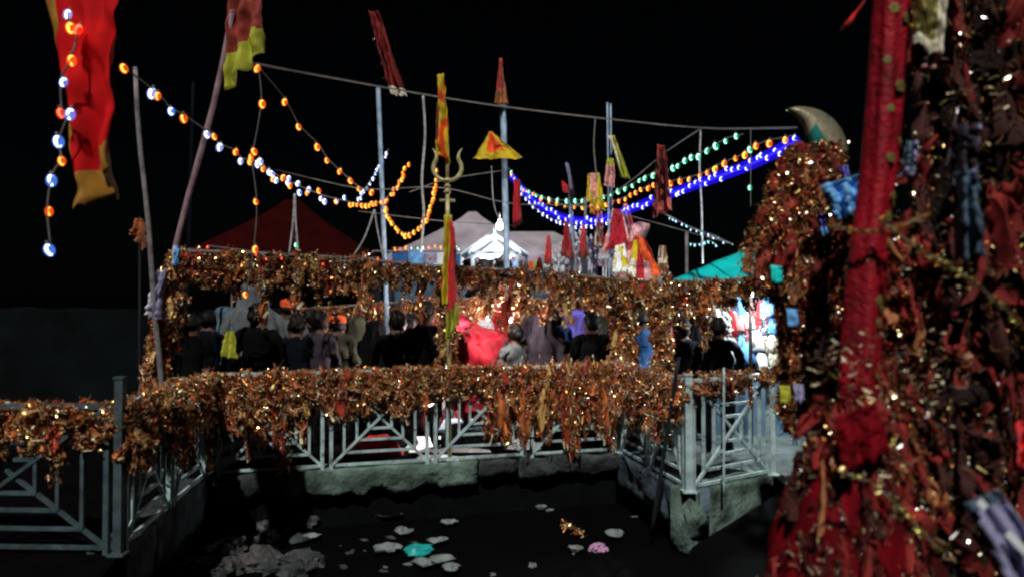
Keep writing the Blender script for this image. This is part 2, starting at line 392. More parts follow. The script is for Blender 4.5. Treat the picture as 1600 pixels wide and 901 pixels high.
# ------------------------------------------------------------------ tinsel scarves
def scarf_data(L, W, nfl, seed, fl=.044, fw=.008):
    """returns cloth (verts, faces), foil (verts, faces)"""
    rs = random.Random(seed); nr, nc = 10, 6; V = []; Fc = []
    ph = rs.uniform(0, 6); tw = rs.uniform(-.6, .6); amp = W * rs.uniform(.18, .35)
    for i in range(nr + 1):
        s = i / nr; wd = W * (.30 + .70 * min(1, s * 1.6)) * (1 + .2 * math.sin(5 * s + ph))
        for j in range(nc + 1):
            u = j / nc - .5
            y = amp * math.sin(u * 9 + ph + s * 2.0) * (.35 + s) + .03 * math.sin(3 * s + ph)
            x = u * wd + .025 * math.sin(4 * s + ph * 2); a = tw * s
            z = -L * s * (1 + .10 * math.sin(u * 7 + ph)) + .012 * rs.uniform(-1, 1)
            y += W * .35 * noise.noise(Vector((u*5, s*7, seed*1.7))); x += W * .22 * noise.noise(Vector((u*4 + 9, s*6, seed*1.3))); z += W * .3 * noise.noise(Vector((u*6, s*4, seed*2.1 + 5)))
            V.append(Vector((x * math.cos(a) - y * math.sin(a), x * math.sin(a) + y * math.cos(a), z)))
    for i in range(nr):
        for j in range(nc):
            k = i * (nc+1) + j; Fc.append((k, k+1, k+nc+2, k+nc+1))
    # knot
    o = len(V); kr = W * .20
    for i in range(4):
        for k in range(6):
            p_, t_ = math.pi * (i + .5) / 4, 2 * math.pi * k / 6
            V.append(Vector((kr * math.sin(p_) * math.cos(t_), kr * math.sin(p_) * math.sin(t_), kr * .8 * math.cos(p_) + rs.uniform(-.004, .004))))
    for i in range(3):
        for k in range(6): Fc.append((o+i*6+k, o+(i+1)*6+k, o+(i+1)*6+(k+1) % 6, o+i*6+(k+1) % 6))
    FV = []; FF = []
    for _ in range(nfl):
        i = rs.randint(0, nr - 1); edge = rs.random() < .6
        j = rs.choice((0, nc)) if edge else rs.randint(0, nc)
        if rs.random() < .28: i = nr
        c = V[min(i, nr) * (nc+1) + j] + Vector((rs.gauss(0, .012), rs.gauss(0, .022), rs.gauss(0, .02)))
        l, w = fl * rs.uniform(.5, 1.5), fw * rs.uniform(.6, 1.5)
        if rs.random() < .14 and fl > .03: l *= 1.2; w *= 2.2
        mx = (Euler((0, 0, rs.uniform(0, 6.3))).to_matrix() @ Euler((1.5708 + rs.gauss(0, .55), rs.gauss(0, .6), 0)).to_matrix()) if rs.random() < .8 else Euler((rs.uniform(0, 6.3), rs.uniform(0, 6.3), rs.uniform(0, 6.3))).to_matrix()
        k = len(FV); bend = rs.uniform(-.4, .4) * l
        for q in ((-w/2, -l/2, bend), (w/2, -l/2, bend), (-w/2, 0, 0), (w/2, 0, 0), (-w/2, l/2, bend), (w/2, l/2, bend)):
            FV.append(c + mx @ Vector(q))
        FF += [(k, k+1, k+3, k+2), (k+2, k+3, k+5, k+4)]
    return V, Fc, FV, FF
CL = ['scarf_red', 'scarf_rust', 'scarf_brown', 'scarf_gold', 'scarf_dark', 'scarf_maroon']
def variants(nv, L, W, nfl, seed, cloths, foils, fl=.044, fw=.008):
    out = []
    for k in range(nv):
        V, Fc, FV, FF = scarf_data(L * U(.75, 1.25), W * U(.7, 1.3), nfl, seed + k, fl, fw)
        mb = MB(); mb.add(V, Fc); cm = mb.mesh('votive_scarf', cloths[k % len(cloths)])
        mb = MB(); mb.add(FV, FF, [(i // 2) % len(foils) for i in range(len(FF))]); fm = mb.mesh('tinsel_fringe', foils, smooth=True)
        out.append((cm, fm, (V, Fc, FV, FF)))
    return out
FO = ['copper', 'copper', 'gold', 'tan', 'dulltan', 'tan', 'palegold', 'copper', 'rust', 'tan', 'gold', 'rust', 'silver', 'straw', 'copper', 'palegold', 'rust', 'straw', 'dulltan', 'gold']
VR = variants(12, .34, .085, 110, 100, ['scarf_red', 'scarf_rust', 'scarf_brown', 'scarf_rust', 'scarf_maroon', 'scarf_gold'], FO)
VRED = variants(8, .34, .09, 110, 900, ['scarf_red', 'scarf_rust', 'scarf_rust', 'scarf_gold'], FO + ['rust', 'copper', 'copper'])  # redder mix, red light from behind put into the cloth colours
VT = variants(10, .36, .10, 60, 300, ['scarf_dark', 'scarf_deep', 'scarf_maroon', 'scarf_deep', 'scarf_dark'], ['copper', 'silver', 'dulltan', 'palegold', 'gold', 'copper', 'dulltan'], .029, .0040)  # dark cloths carry the falloff of light at the right
VB = variants(10, .26, .085, 160, 500, ['scarf_red', 'scarf_maroon', 'scarf_deep', 'scarf_brown', 'scarf_maroon'], ['copper', 'rust', 'tan', 'palegold', 'dulltan', 'copper', 'gold', 'silver'], .029, .0050)
def place_scarf(var, p, rz, sx, sz, label, group, tilt=(0, 0)):
    cm, fm, _ = random.choice(var)
    cw = {'scarf_red': 'red', 'scarf_rust': 'rust', 'scarf_brown': 'brown', 'scarf_gold': 'dull gold', 'scarf_dark': 'near black', 'scarf_maroon': 'maroon', 'scarf_deep': 'deep red', 'black': 'black'}[cm.materials[0].name.replace('black_cloth', 'black')]
    label = label.replace('COLOUR', cw).replace('SIZE', 'long' if sz > 1.25 else 'short' if sz < .8 else 'ragged')
    o = link('votive_scarf', cm, None, p); o.rotation_euler = (tilt[0], tilt[1], rz); o.scale = (sx, sx, sz)
    tag(o, label, 'scarf', group)
    t = link('tinsel_fringe', fm, o); kind(t, 'stuff')
    return o
def fill(name, var, spots, mats, foils, parent=None, masslabel=''):
    """dense small scraps joined as one mass"""
    mb = MB(); nm = len(mats)
    for p, rz, sx, sz, tx, ty in spots:
        V, Fc, FV, FF = random.choice(var)[2]
        mx = Matrix.Translation(p) @ Euler((tx, ty, rz)).to_matrix().to_4x4() @ Matrix.Diagonal((sx, sx, sz, 1))
        mb.add(V, Fc, random.randrange(nm), mx)
        mb.add(FV, FF, [nm + (i // 2) % len(foils) for i in range(len(FF))], mx)
    o = kind(mb.build(name, list(mats) + list(foils), parent), 'stuff')
    if parent is None: tag(o, 'dense mass of small ' + masslabel, 'tinsel')
    return o

def along(pts, t):
    ds = [(pts[i+1]-pts[i]).length for i in range(len(pts)-1)]; s = t * sum(ds)
    for i, d in enumerate(ds):
        if s <= d: return pts[i].lerp(pts[i+1], s / d), (pts[i+1]-pts[i]).normalized()
        s -= d
    return pts[-1], (pts[-1]-pts[-2]).normalized()
UPZ = Vector((0, 0, 1))
def rail_garland(pts, lenf, n_ind, n_fill, label, group, name, var=VR, mats=('scarf_red', 'scarf_rust', 'scarf_brown', 'scarf_dark', 'scarf_gold'), dz=.0, jit=.03):
    for i in range(n_ind):
        t = (i + rnd()) / n_ind; p, d = along(pts, t); k = lenf(t)
        nrm = Vector((d.y, -d.x, 0)); nrm = nrm if nrm.y < 0 or abs(nrm.y) < .3 and nrm.dot(cen - p) > 0 else -nrm
        p = p + nrm * U(.01, .07) + Vector((0, 0, dz + U(-.05, jit)))
        place_scarf(var, p, math.atan2(d.y, d.x) + U(-.6, .6), U(.8, 1.4), min(k / .34 * U(.75, 1.65), 2.2), label if isinstance(label, str) else label(t), group, (U(-.12, .12), U(-.15, .15)))
    sp = []
    for i in range(n_fill):
        t = (i + rnd()) / n_fill; p, d = along(pts, t); k = lenf(t); nrm = Vector((d.y, -d.x, 0))
        nrm = nrm if nrm.y < 0 or abs(nrm.y) < .3 and nrm.dot(cen - p) > 0 else -nrm
        lvl = rnd() ** 1.6 * .68
        sp.append((p + nrm * U(-.06, .07) + Vector((0, 0, dz + jit - lvl * k)), math.atan2(d.y, d.x) + U(-1.2, 1.2), U(.5, 1.0), U(.3, .7), U(-.3, .3), U(-.4, .4)))
    if sp: fill(name, var, sp, mats, FO, None, group)
zt = Vector((0, 0, RH))
rail_garland([L1 + ex*.98 + zt, L1 + zt], lambda t: .16 + .12 * rnd() if rnd() < .8 else .4, 16, 110, 'SIZE COLOUR scarf on the dim near railing at the left edge', 'scarves on the near left railing', 'tinsel_garland')
rail_garland([L1 + zt, L2 + zt], lambda t: .22 + .24 * rnd(), 26, 240, 'SIZE COLOUR scarf on the left side railing of the pool', 'scarves on the left corner railing', 'tinsel_garland', mats=('scarf_rust', 'scarf_gold', 'scarf_rust', 'scarf_gold'))  # more gold cloth here, brighter light put into the colours
def lf(t):
    if t < .22: return .42 + .1 * rnd()
    if t < .45: return .24 + .14 * rnd()
    if t < .64: return .13 + .12 * rnd()
    if t < .74: return .36 + .2 * rnd()
    return .58 + .12 * rnd()
FLAB = lambda t: 'SIZE COLOUR tinsel scarf on the far railing ' + ('at its left corner' if t < .12 else 'above its first panel' if t < .25 else 'above its second panel' if t < .42 else 'left of the trident' if t < .54 else 'just right of the trident' if t < .66 else 'in the red lit stretch' if t < .8 else 'in the curtain reaching the curb')
MID = lp(L2, R1, .6) + zt
rail_garland([L2 + zt, MID], lambda t: lf(t*.6), 36, 440, lambda t: FLAB(t*.6), 'scarves on the far pool railing', 'tinsel_garland')
rail_garland([MID, R1 + zt], lambda t: lf(.6 + t*.4), 28, 400, lambda t: FLAB(.6 + t*.4), 'scarves on the far pool railing', 'tinsel_garland', var=VRED, mats=('scarf_red', 'scarf_rust', 'scarf_rust', 'scarf_gold', 'scarf_brown', 'scarf_red'))
rail_garland([R1 + zt, R2 + zt], lambda t: .38 - .16 * t + .1 * rnd(), 16, 170, 'SIZE COLOUR scarf on the side railing with the leaning dark stick', 'scarves on the right side railing', 'tinsel_garland')
rail_garland([R2 + zt + UPZ*.04, R3 + zt + UPZ*.04], lambda t: .05 + .02 * rnd(), 6, 22, 'COLOUR scarf wound on top of the brightest railing panel', 'scarves on the brightest railing panel', 'tinsel_garland')

# upper rope and its posts
up = smooth_path([P(282, 392, 7.30), P(400, 396, 7.5), P(560, 405, 7.9), P(695, 418, 8.25), P(840, 424, 8.5), P(985, 438, 8.5), P(1100, 440, 8.0), P(1230, 432, 7.3)], 40)
t = thing('overhead_rope', 'rope strung above the railing between wrapped posts', 'rope', up[0]); mb = MB(); mb.tube(rel(t, up), .02); mb.build('rope', 'wire', t)
def ulen(t):
    k = (.19 if t < .5 else .21) + .14 * rnd()
    if t > .9: return .10 + .05 * rnd()
    if .28 < t < .46: k *= .6
    return k + (.28 if rnd() < .12 else 0)
rail_garland(up, ulen, 58, 270, lambda t: 'SIZE COLOUR tinsel scarf on the overhead rope ' + ('beside the leaning poles' if t < .12 else 'in front of the red tent' if t < .34 else 'left of the trident' if t < .46 else 'in front of the lit stall' if t < .58 else 'below the iron tridents' if t < .70 else 'below the wrapped idol' if t < .8 else 'below the teal tarpaulin' if t < .93 else 'next to the crescent bundle'), 'scarves on the overhead rope', 'tinsel_garland', mats=('scarf_brown', 'scarf_rust', 'scarf_brown', 'scarf_dark', 'scarf_gold'))
bk = smooth_path([P(470, 484, 10.6), P(600, 474, 10.8), P(760, 466, 11), P(900, 470, 10.8), P(1010, 468, 10.2), P(1140, 462, 9.6)], 24)
t = thing('rear_rope', 'rope with dark scarves strung behind the crowd', 'rope', bk[0]); mb = MB(); mb.tube(rel(t, bk), .02); mb.build('rope', 'wire', t)
rail_garland(bk, lambda t: .36 + .12 * rnd(), 22, 430, lambda t: 'SIZE COLOUR scarf on the lower rope behind the crowd, ' + ('left of the trident' if t < .33 else 'over the red light' if t < .6 else 'right of the red light'), 'scarves on the rear rope', 'tinsel_garland', mats=('scarf_brown', 'scarf_maroon', 'scarf_dark', 'scarf_brown'))
def wrapped_post(a, b_, r, label, n, m='bamboo', nf=70, spread=.05, t0=0):
    a, b_ = Vector(a), Vector(b_); t = thing('wrapped_post', label, 'post', a, 0)
    mb = MB(); mb.tube([Vector(), (b_-a)], r, 8); mb.build('shaft', m, t)
    sp = []
    for i in range(nf):
        k = t0 + (1-t0) * (i + rnd()) / nf; th = U(0, 6.28)
        sp.append(((b_-a)*k + Vector((math.cos(th)*spread, math.sin(th)*spread, .03)), th, U(.6, 1.0), U(.45, .9), U(-.25, .25), U(-.3, .3)))
    fill('scarf_wrapping', VR, sp, ['scarf_brown', 'scarf_rust', 'scarf_gold', 'scarf_dark'], FO, t)
    return t
def floor_below(p): return Vector((p.x, p.y, 0))
wrapped_post(floor_below(P(700, 560, 8.35)), P(700, 412, 8.35), .03, 'post wrapped in gold scarves behind the trident', 0, t0=.42, nf=90)
wrapped_post(floor_below(P(975, 560, 8.6)), P(975, 432, 8.6), .03, 'left of two close posts wrapped in brown tinsel', 0, t0=.42, nf=120, spread=.08)
wrapped_post(floor_below(P(1033, 560, 7.9)), P(1033, 432, 7.9), .045, 'right of two close posts, with a straight red cloth band', 0, t0=.42, nf=80, spread=.06)

# ------------------------------------------------------------------ wires, poles, strings of lights
def cord(name, label, pts, r=.006, m='wire', n=30, cat='cable'):
    t = thing(name, label, cat, pts[0]); q = smooth_path(pts, n)
    mb = MB(); mb.tube(rel(t, q), r, 5); mb.build('strand', m, t); return t
def A(*pp): return [P(*p) for p in pp]
cord('overhead_cable', 'long grey cable sagging across the top of the scene', A((400, 100, 7), (520, 122, 8.2), (660, 147, 9.3), (790, 167, 10), (950, 186, 10), (1095, 200, 9.5), (1245, 200, 7)), .011)
cord('overhead_cable', 'thin cable running below the orange lamp string', A((430, 265, 8), (570, 295, 9), (690, 293, 9.5), (800, 318, 10.5), (930, 325, 11), (1140, 380, 10)), .007)
cord('overhead_cable', 'thin wire rising to the trident from the left', A((560, 330, 10), (690, 345, 10), (800, 352, 11)), .006)
cord('overhead_cable', 'wire crossing under the blue rope light to the right', A((880, 325, 10), (960, 300, 10), (1040, 238, 9.6), (1092, 203, 9.5)), .007)
cord('overhead_cable', 'wire strung from the tall middle pole to the dark right', A((795, 265, 10.5), (700, 280, 10), (640, 300, 9.6)), .006)
cord('overhead_cable', 'wire running down right past the teal tarpaulin', A((1036, 333, 9.5), (1090, 360, 9), (1145, 382, 8.5)), .008, 'wire_pale')
cord('hanging_rope', 'thick knotted cord hanging left of the trident', A((661, 150, 9.3), (664, 210, 9.3), (659, 280, 9.3), (662, 335, 9.3), (657, 395, 9.3)), .016, 'wire_pale')
cord('hanging_rope', 'cord hanging from the cable right of the double pole', A((1095, 200, 9.5), (1093, 260, 9.5), (1096, 320, 9.5), (1098, 412, 9.5)), .013, 'wire_pale')
cord('hanging_rope', 'dark cord hanging just left of the double pole', A((930, 186, 10), (928, 230, 10), (933, 285, 10)), .010, 'wire')
cord('hanging_rope', 'left leg of the tied cord over the red tent', A((460, 303, 7.7), (458, 345, 7.7), (452, 396, 7.7)), .010, 'wire_pale')
cord('hanging_rope', 'right leg of the tied cord over the red tent', A((461, 303, 7.7), (462, 345, 7.7), (466, 392, 7.7)), .010, 'wire_pale')
cord('hanging_rope', 'left leg of the slanted cord beside the red tent', A((585, 328, 8), (570, 370, 8), (551, 402, 8)), .010, 'wire_pale')
cord('hanging_rope', 'right leg of the slanted cord beside the red tent', A((585, 328, 8), (590, 360, 8), (600, 406, 8)), .010, 'wire_pale')
cord('hanging_rope', 'cord hanging over the grey tent roof', A((768, 260, 10.5), (772, 320, 10.5), (785, 352, 10.8)), .008, 'wire_pale')
def pole(name, label, a, b_, r, m, r2=None, cat='pole', wob=.0, grp=None):
    a, b_ = Vector(a), Vector(b_); t = thing(name, label, cat, a, 0, grp); n = 10; pts = []
    for i in range(n + 1):
        k = i / n; pts.append((b_-a)*k + Vector((noise.noise(Vector((k*3, a.x, 0)))*wob, noise.noise(Vector((k*3, 5, a.x)))*wob, 0)))
    mb = MB(); mb.tube(pts, [r + ((r2 or r) - r) * i / n for i in range(n+1)], 8); mb.build('shaft', m, t)
    mb = MB(); e = pts[-1]; mb.ball(e, (r2 or r) * 1.15, sq=(1, 1, .7)); mb.build('tip', m, t)
    return t
def to_floor(a, b_):                         # extend the line a->b down to the ground
    a, b_ = Vector(a), Vector(b_); k = a.z / (a.z - b_.z); return a.lerp(b_, k)
pa, pb = P(352, 78, 7.2), P(275, 400, 7.25)
lpo = pole('leaning_pole', 'tall leaning mauve pole with the yellow bordered flag', to_floor(pa, pb), P(362, 20, 7.2), .032, 'pole_mauve', .026, wob=.05)
c0, c1 = P(278, 398, 7.2), P(236, 600, 7.25); sp = []
for i in range(95):
    k = rnd(); th = U(0, 6.28); sp.append((c0.lerp(c1, k) - lpo.location + Vector((math.cos(th)*.05, math.sin(th)*.05, .08)), th, U(.7, 1.1), U(.5, .9), U(-.25, .25), U(-.3, .3)))
fill('scarf_wrapping', VR, sp, ['scarf_brown', 'scarf_rust', 'scarf_gold', 'scarf_brown'], FO, lpo)
pole('leaning_pole', 'pale pole leaning left beside the tall mauve pole', floor_below(P(268, 420, 7.15)), P(212, 108, 6.9), .030, 'bamboo', .02, wob=.05)
pole('blue_pole', 'thin pale blue pole left of the trident', floor_below(P(612, 420, 10)), P(591, 140, 10), .03, 'pole_blue')
pole('blue_pole', 'tall pale blue middle pole topped by a small red cloth', floor_below(P(798, 420, 10.5)), P(786, 165, 10.5), .042, 'pole_blue')
pole('double_pole', 'left rod of the thin pale double pole', floor_below(P(954, 300, 11)), P(949, 161, 11), .014, 'pole_blue')
pole('double_pole', 'right rod of the thin pale double pole', floor_below(P(958, 300, 11.05)), P(954, 163, 11.05), .014, 'pole_blue')
pole('cluster_pole', 'pale blue rod standing among the iron tridents', floor_below(P(901, 400, 12.2)), P(892, 300, 12.2), .035, 'pole_blue')
pole('cluster_pole', 'thin grey rod standing among the iron tridents', floor_below(P(908, 400, 12.3)), P(915, 310, 12.3), .02, 'bamboo')
pole('dark_stick', 'thin dark stick leaning on the right pool corner', P(1018, 835, 6.95), P(1060, 560, 6.6), .020, 'darkpole', .016)
pole('dark_pole', 'dark blue pole almost lost in the sky at left', floor_below(P(288, 400, 9)), P(302, 130, 9), .02, 'navy')
pole('thin_rod', 'thin pale upright rod in front of the brightest railing panel', P(1131, 775, 6.75), P(1131, 575, 6.75), .011, 'rail')
pole('small_mast', 'faint mast right of the cloth wrapped idol', floor_below(P(1073, 420, 14)), P(1073, 365, 14), .03, 'bamboo')

BULB = {}
def bulb_mesh(c):
    if c not in BULB:
        mb = MB(); mb.tube([(math.cos(R(a))*.021 + .004, .006*math.sin(R(a*2)), math.sin(R(a))*.029) for a in range(62, 300, 26)], [.003, .006, .008, .0095, .010, .0095, .008, .007, .005, .003], 6, 0)   # core curved like a smeared crescent of light
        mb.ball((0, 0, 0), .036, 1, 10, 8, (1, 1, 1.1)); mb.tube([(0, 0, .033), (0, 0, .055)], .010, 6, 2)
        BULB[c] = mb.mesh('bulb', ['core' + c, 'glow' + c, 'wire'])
    return BULB[c]
def lights(label, pts, cols, n=None, at_pts=False, name='string_lights', wire=True, size=1.0, npath=60, jit=.0):
    """pts (px,py,Y); cols pattern string"""
    Q = A(*pts); t = thing(name, label, 'string lights', Q[0])
    path = smooth_path(Q, npath)
    if wire: mb = MB(); mb.tube(rel(t, path), .006, 5); mb.build('wire', 'wire', t)
    pos = Q if at_pts else [along(path, (i + .5) / n)[0] for i in range(n)]
    for i, p in enumerate(pos):
        c = cols[i % len(cols)]; s = size if not isinstance(size, list) else size[i % len(size)]
        o = link('bulb', bulb_mesh(c), t, Vector(p) - t.location + Vector((U(-jit, jit) + U(-.012, .012), U(-jit, jit), U(-jit, jit) - .02 + U(-.015, .015))))
        s *= U(.68, 1.0); o.scale = (s*.92, s*.92, s*1.08); o.rotation_euler = (U(-.25, .25), U(-.35, .35), U(-.5, .5))
    return t
lights('big orange and blue bulbs hanging straight down at the left edge', [(106, 18, 4.4), (108, 42, 4.4), (121, 44, 4.45), (112, 90, 4.4), (96, 122, 4.4), (97, 173, 4.42), (107, 177, 4.4), (92, 220, 4.4), (96, 248, 4.4), (82, 273, 4.4), (74, 326, 4.4), (79, 384, 4.4)],
       'WOROBRBBOBOB', at_pts=True)
lights('orange and white bulb string swooping from the left to the centre', [(192, 104, 4.9), (240, 141, 5.1), (247, 144, 5.1), (266, 168, 5.4), (289, 181, 5.7), (323, 204, 6.2), (335, 209, 6.3), (342, 224, 6.4), (368, 235, 6.8), (377, 247, 7), (391, 248, 7.1)],
       'OWOBOWOWOWO', at_pts=True)
lights('dense middle stretch of orange and white bulbs over the red tent', [(393, 250, 7.1), (427, 270, 7.8), (460, 287, 8.4), (505, 305, 9), (545, 315, 9.4)], 'OWWOWBOW', 22, jit=.05)
lights('orange bulb string curling up towards the thick hanging cord', [(545, 316, 9.4), (575, 318, 9.7), (600, 312, 10), (618, 293, 10.2), (630, 270, 10.4), (638, 254, 10.5)], 'OYO', 24, jit=.01, size=.85)
lights('string of single orange bulbs sloping down from the leaning pole', [(403, 104, 6.7), (445, 155, 7), (468, 196, 7.4), (497, 225, 7.8), (512, 248, 8.1), (531, 266, 8.4), (546, 280, 8.7), (560, 291, 9), (580, 300, 9.4)], 'OOOO', at_pts=True)
lights('orange bulbs hanging straight down beside the leaning pole', [(404, 103, 6.7), (408, 160, 6.75), (396, 233, 6.8), (393, 246, 6.8), (401, 314, 6.85), (397, 384, 6.9), (385, 455, 6.95)], 'OOOOOOO', at_pts=True)
lights('short string of blue white bulbs rising beside the thin blue pole', [(558, 312, 9.6), (570, 296, 9.8), (585, 272, 9.9), (598, 250, 10), (607, 233, 10)], 'WBW', 13, size=.75)
lights('hanging loop of yellow bulbs left of the trident', [(683, 262, 9.4), (681, 285, 9.4), (676, 312, 9.4), (668, 338, 9.4), (655, 355, 9.4), (635, 366, 9.4), (617, 352, 9.4), (605, 332, 9.4), (603, 318, 9.4)], 'YOY', 26, size=.9)
lights('row of tiny mixed bulbs along the eave of the grey tent', [(612, 387, 15), (650, 386, 15), (690, 384, 15), (720, 388, 15.5)], 'OROCGWOO', 14, size=.9)
lights('green bulb string rising to the right', [(795, 262, 13.5), (808, 286, 13.3), (830, 300, 13), (862, 311, 12.5), (900, 313, 12), (945, 306, 11.2), (985, 289, 10.5), (1020, 270, 9.8), (1046, 264, 9.3), (1072, 249, 8.7), (1105, 234, 8.1), (1133, 217, 7.7), (1161, 210, 7.4)], 'G', 32)
lights('orange bulb string rising to the right under the green one', [(797, 266, 13.5), (815, 292, 13.2), (840, 306, 13), (875, 318, 12.5), (915, 322, 12), (960, 314, 11.2), (985, 304, 10.6), (1020, 288, 9.8), (1057, 281, 9.2), (1093, 272, 8.7), (1120, 258, 8.2), (1160, 241, 7.7), (1192, 222, 7.3), (1240, 212, 6.9)], 'YOO', 34)
# blue rope light
bp_ = [(800, 276, 13.4), (822, 302, 13.2), (850, 325, 12.8), (885, 341, 12.3), (925, 345, 11.8), (970, 332, 11.2), (1030, 309, 10.2), (1100, 284, 9), (1170, 258, 8), (1242, 222, 7)]
path = smooth_path(A(*bp_), 70); t = thing('blue_rope_light', 'glowing blue rope light with white leds swooping to the right', 'rope light', path[0])
mb = MB(); mb.tube(rel(t, path), .014, 8); mb.build('rope', 'rope_core', t)
mb = MB(); mb.tube(rel(t, path), .06, 10); mb.build('sheath', 'rope_sheath', t)  # wide see-through tube, gives the blue glow a shape
for i in range(56):
    p = along(path, (i + .5) / 56)[0]; o = link('led', bulb_mesh('L'), t, p - t.location + Vector((U(-.02, .02), -.035, U(-.05, .05)))); o.scale = (.75,)*3
lights('second thin string of blue leds under the blue rope', [(800, 274, 13.6), (822, 310, 13.3), (850, 335, 13), (885, 350, 12.5), (925, 352, 12), (968, 340, 11.4)], 'L', 24, size=.85)
lights('short icy blue led string below the dark red flag', [(1042, 337, 9.4), (1060, 345, 9.2), (1085, 357, 9), (1112, 366, 8.8), (1133, 376, 8.6)], 'BCB', 12, size=.45)
lights('pair of cyan bulbs above the teal tarpaulin', [(1076, 380, 12), (1092, 381, 12), (1108, 376, 12), (1122, 385, 12)], 'C', 7, size=.6)
lights('single green bulb low beside the tied cord', [(461, 370, 7.6), (463, 387, 7.6)], 'G', 1, size=.8)
lights('single green bulb near the tinsel bundle at right', [(1173, 200, 7.5), (1173, 322, 7.5)], 'G', 2, size=.9)
lights('few red bulbs along the overhead rope at left', [(325, 384, 7.4), (400, 394, 7.4), (415, 402, 7.4), (440, 402, 7.5), (505, 410, 7.7), (590, 402, 7.8)], 'R', at_pts=True, size=.45)

# ------------------------------------------------------------------ flags
def flag(name, label, c4, mats, border=.12, fold=.04, nu=24, nv=36, nfold=2.2, parent=None, cat='flag', sag=.0, ragged=.03, which='rb', thick=.004, group=None):
    """c4: TL, TR, BR, BL as (px,py,Y); mats (field, border)"""
    c = A(*c4); o0 = c[0].copy(); V = []; Fs = []; mi = []; ph = (sum(map(ord, label)) % 63) / 10
    for i in range(nv + 1):
        for j in range(nu + 1):
            u, v = j / nu, i / nv
            p = c[0].lerp(c[1], u).lerp(c[3].lerp(c[2], u), v)
            d = math.sin(u * nfold * 6.28 + ph + v * 1.7) * fold * (.3 + v) + noise.noise(Vector((u*3, v*3, ph))) * fold + noise.noise(Vector((u*6, v*9, ph + 3))) * fold * .7
            p = p + Vector((d * .35, d, -sag * math.sin(math.pi * u) * v + (ragged * noise.noise(Vector((u*9, ph, 0))) if i == nv else 0)))
            V.append(p - o0)
    for i in range(nv):
        for j in range(nu):
            k = i*(nu+1)+j; Fs.append((k, k+1, k+nu+2, k+nu+1))
            u, v = (j+.5)/nu, (i+.5)/nv
            e = ('r' in which and u > 1-border) or ('l' in which and u < border) or ('b' in which and v > 1-border) or ('t' in which and v < border)
            wob_ = .06*noise.noise(Vector((u*5, v*5, ph))); e = e or ('b' in which and v > 1-border+wob_) or ('l' in which and u < border+wob_)
            if 'n' in which: e = noise.noise(Vector((u*4, v*6, ph))) > .12
            mi.append(1 if e else 0)
    mb = MB(); mb.add(V, Fs, mi)
    o = mb.build(name, mats, parent, o0 if parent is None else o0 - parent.location)
    s = o.modifiers.new('thickness', 'SOLIDIFY'); s.thickness = thick
    if parent is None: tag(o, label, cat, group)
    return o
flag('hanging_flag', 'big red flag with a yellow edge hanging at the upper left', [(62, -60, 4.6), (178, -60, 4.5), (195, 272, 4.5), (134, 330, 4.6)], ['flag_red', 'dim_yellow'], .13, .07, nu=30, nv=50, nfold=1.3, which='lb', ragged=.1)
flag('hanging_flag', 'red flag with yellow green border on the tall leaning pole', [(362, -40, 7.2), (408, -40, 7.1), (411, 82, 7.1), (352, 140, 7.2)], ['scarf_red', 'lime'], .3, .05, which='b')
SEQ = []
sq_ = flag('hanging_flag', 'dark red tinsel flag drooping at the top centre left', [(577, 18, 9.3), (592, 18, 9.2), (634, 150, 9.2), (612, 146, 9.3)], ['scarf_maroon', 'cream'], .08, .06, which='b'); SEQ.append((sq_, 1.0, 16))
flag('hanging_flag', 'small dark red cloth wound on the tip of the tall middle pole', [(781, 92, 10.4), (785, 92, 10.4), (793, 162, 10.35), (775, 162, 10.4)], ['scarf_red', 'scarf_brown'], .3, .04, which='b')
pl = flag('triangular_flag', 'triangular red pennant with yellow border on the tall middle pole', [(765, 206, 10.4), (768, 206, 10.4), (818, 247, 10.2), (738, 249, 10.5)], ['orange', 'yellow'], .26, .04, which='lrb')
flag('hanging_flag', 'narrow crimson banner hanging on the tall middle pole', [(803, 280, 10.3), (814, 282, 10.3), (816, 348, 10.3), (803, 356, 10.35)], ['red_satin', 'darkred'], .1, .03)
flag('hanging_flag', 'yellow and red flag blowing over the iron tridents', [(918, 272, 11.3), (936, 270, 11.2), (946, 330, 11.1), (914, 312, 11.3)], ['pinkish', 'yellow'], .28, .05, which='lrb')
flag('hanging_flag', 'long pale yellow cloth twisting off the double pole', [(951, 212, 10.9), (960, 212, 10.8), (983, 278, 10.8), (970, 278, 10.9)], ['cream', 'lime'], .3, .05, which='rb')
flag('hanging_flag', 'pink and yellow cloth tied on the double pole', [(948, 248, 10.85), (959, 248, 10.8), (962, 292, 10.8), (944, 290, 10.85)], ['pinkish', 'lime'], .25, .05, which='t')
flag('hanging_flag', 'dark red flag hanging in front of the blue rope at right', [(1028, 226, 9.2), (1040, 228, 9.1), (1049, 328, 9.1), (1020, 340, 9.2)], ['darkred', 'scarf_red'], .3, .07, which='n')
flag('hanging_flag', 'crimson flag with pale hem right of the iron tridents', [(958, 326, 11.0), (972, 328, 10.9), (984, 378, 10.9), (940, 396, 11.0)], ['red_satin', 'pinkish'], .10, .04, which='lr')
flag('hanging_flag', 'dusky mauve pennant standing above the iron tridents', [(884, 254, 12), (889, 256, 12), (899, 306, 12), (891, 308, 12)], ['lavender', 'mauve'], .2, .03)
flag('hanging_flag', 'small red pennant tied under the dusky mauve one', [(878, 282, 11.9), (888, 290, 11.9), (888, 302, 11.9), (880, 300, 11.9)], ['red_cloth', 'red_cloth'], .1, .03)
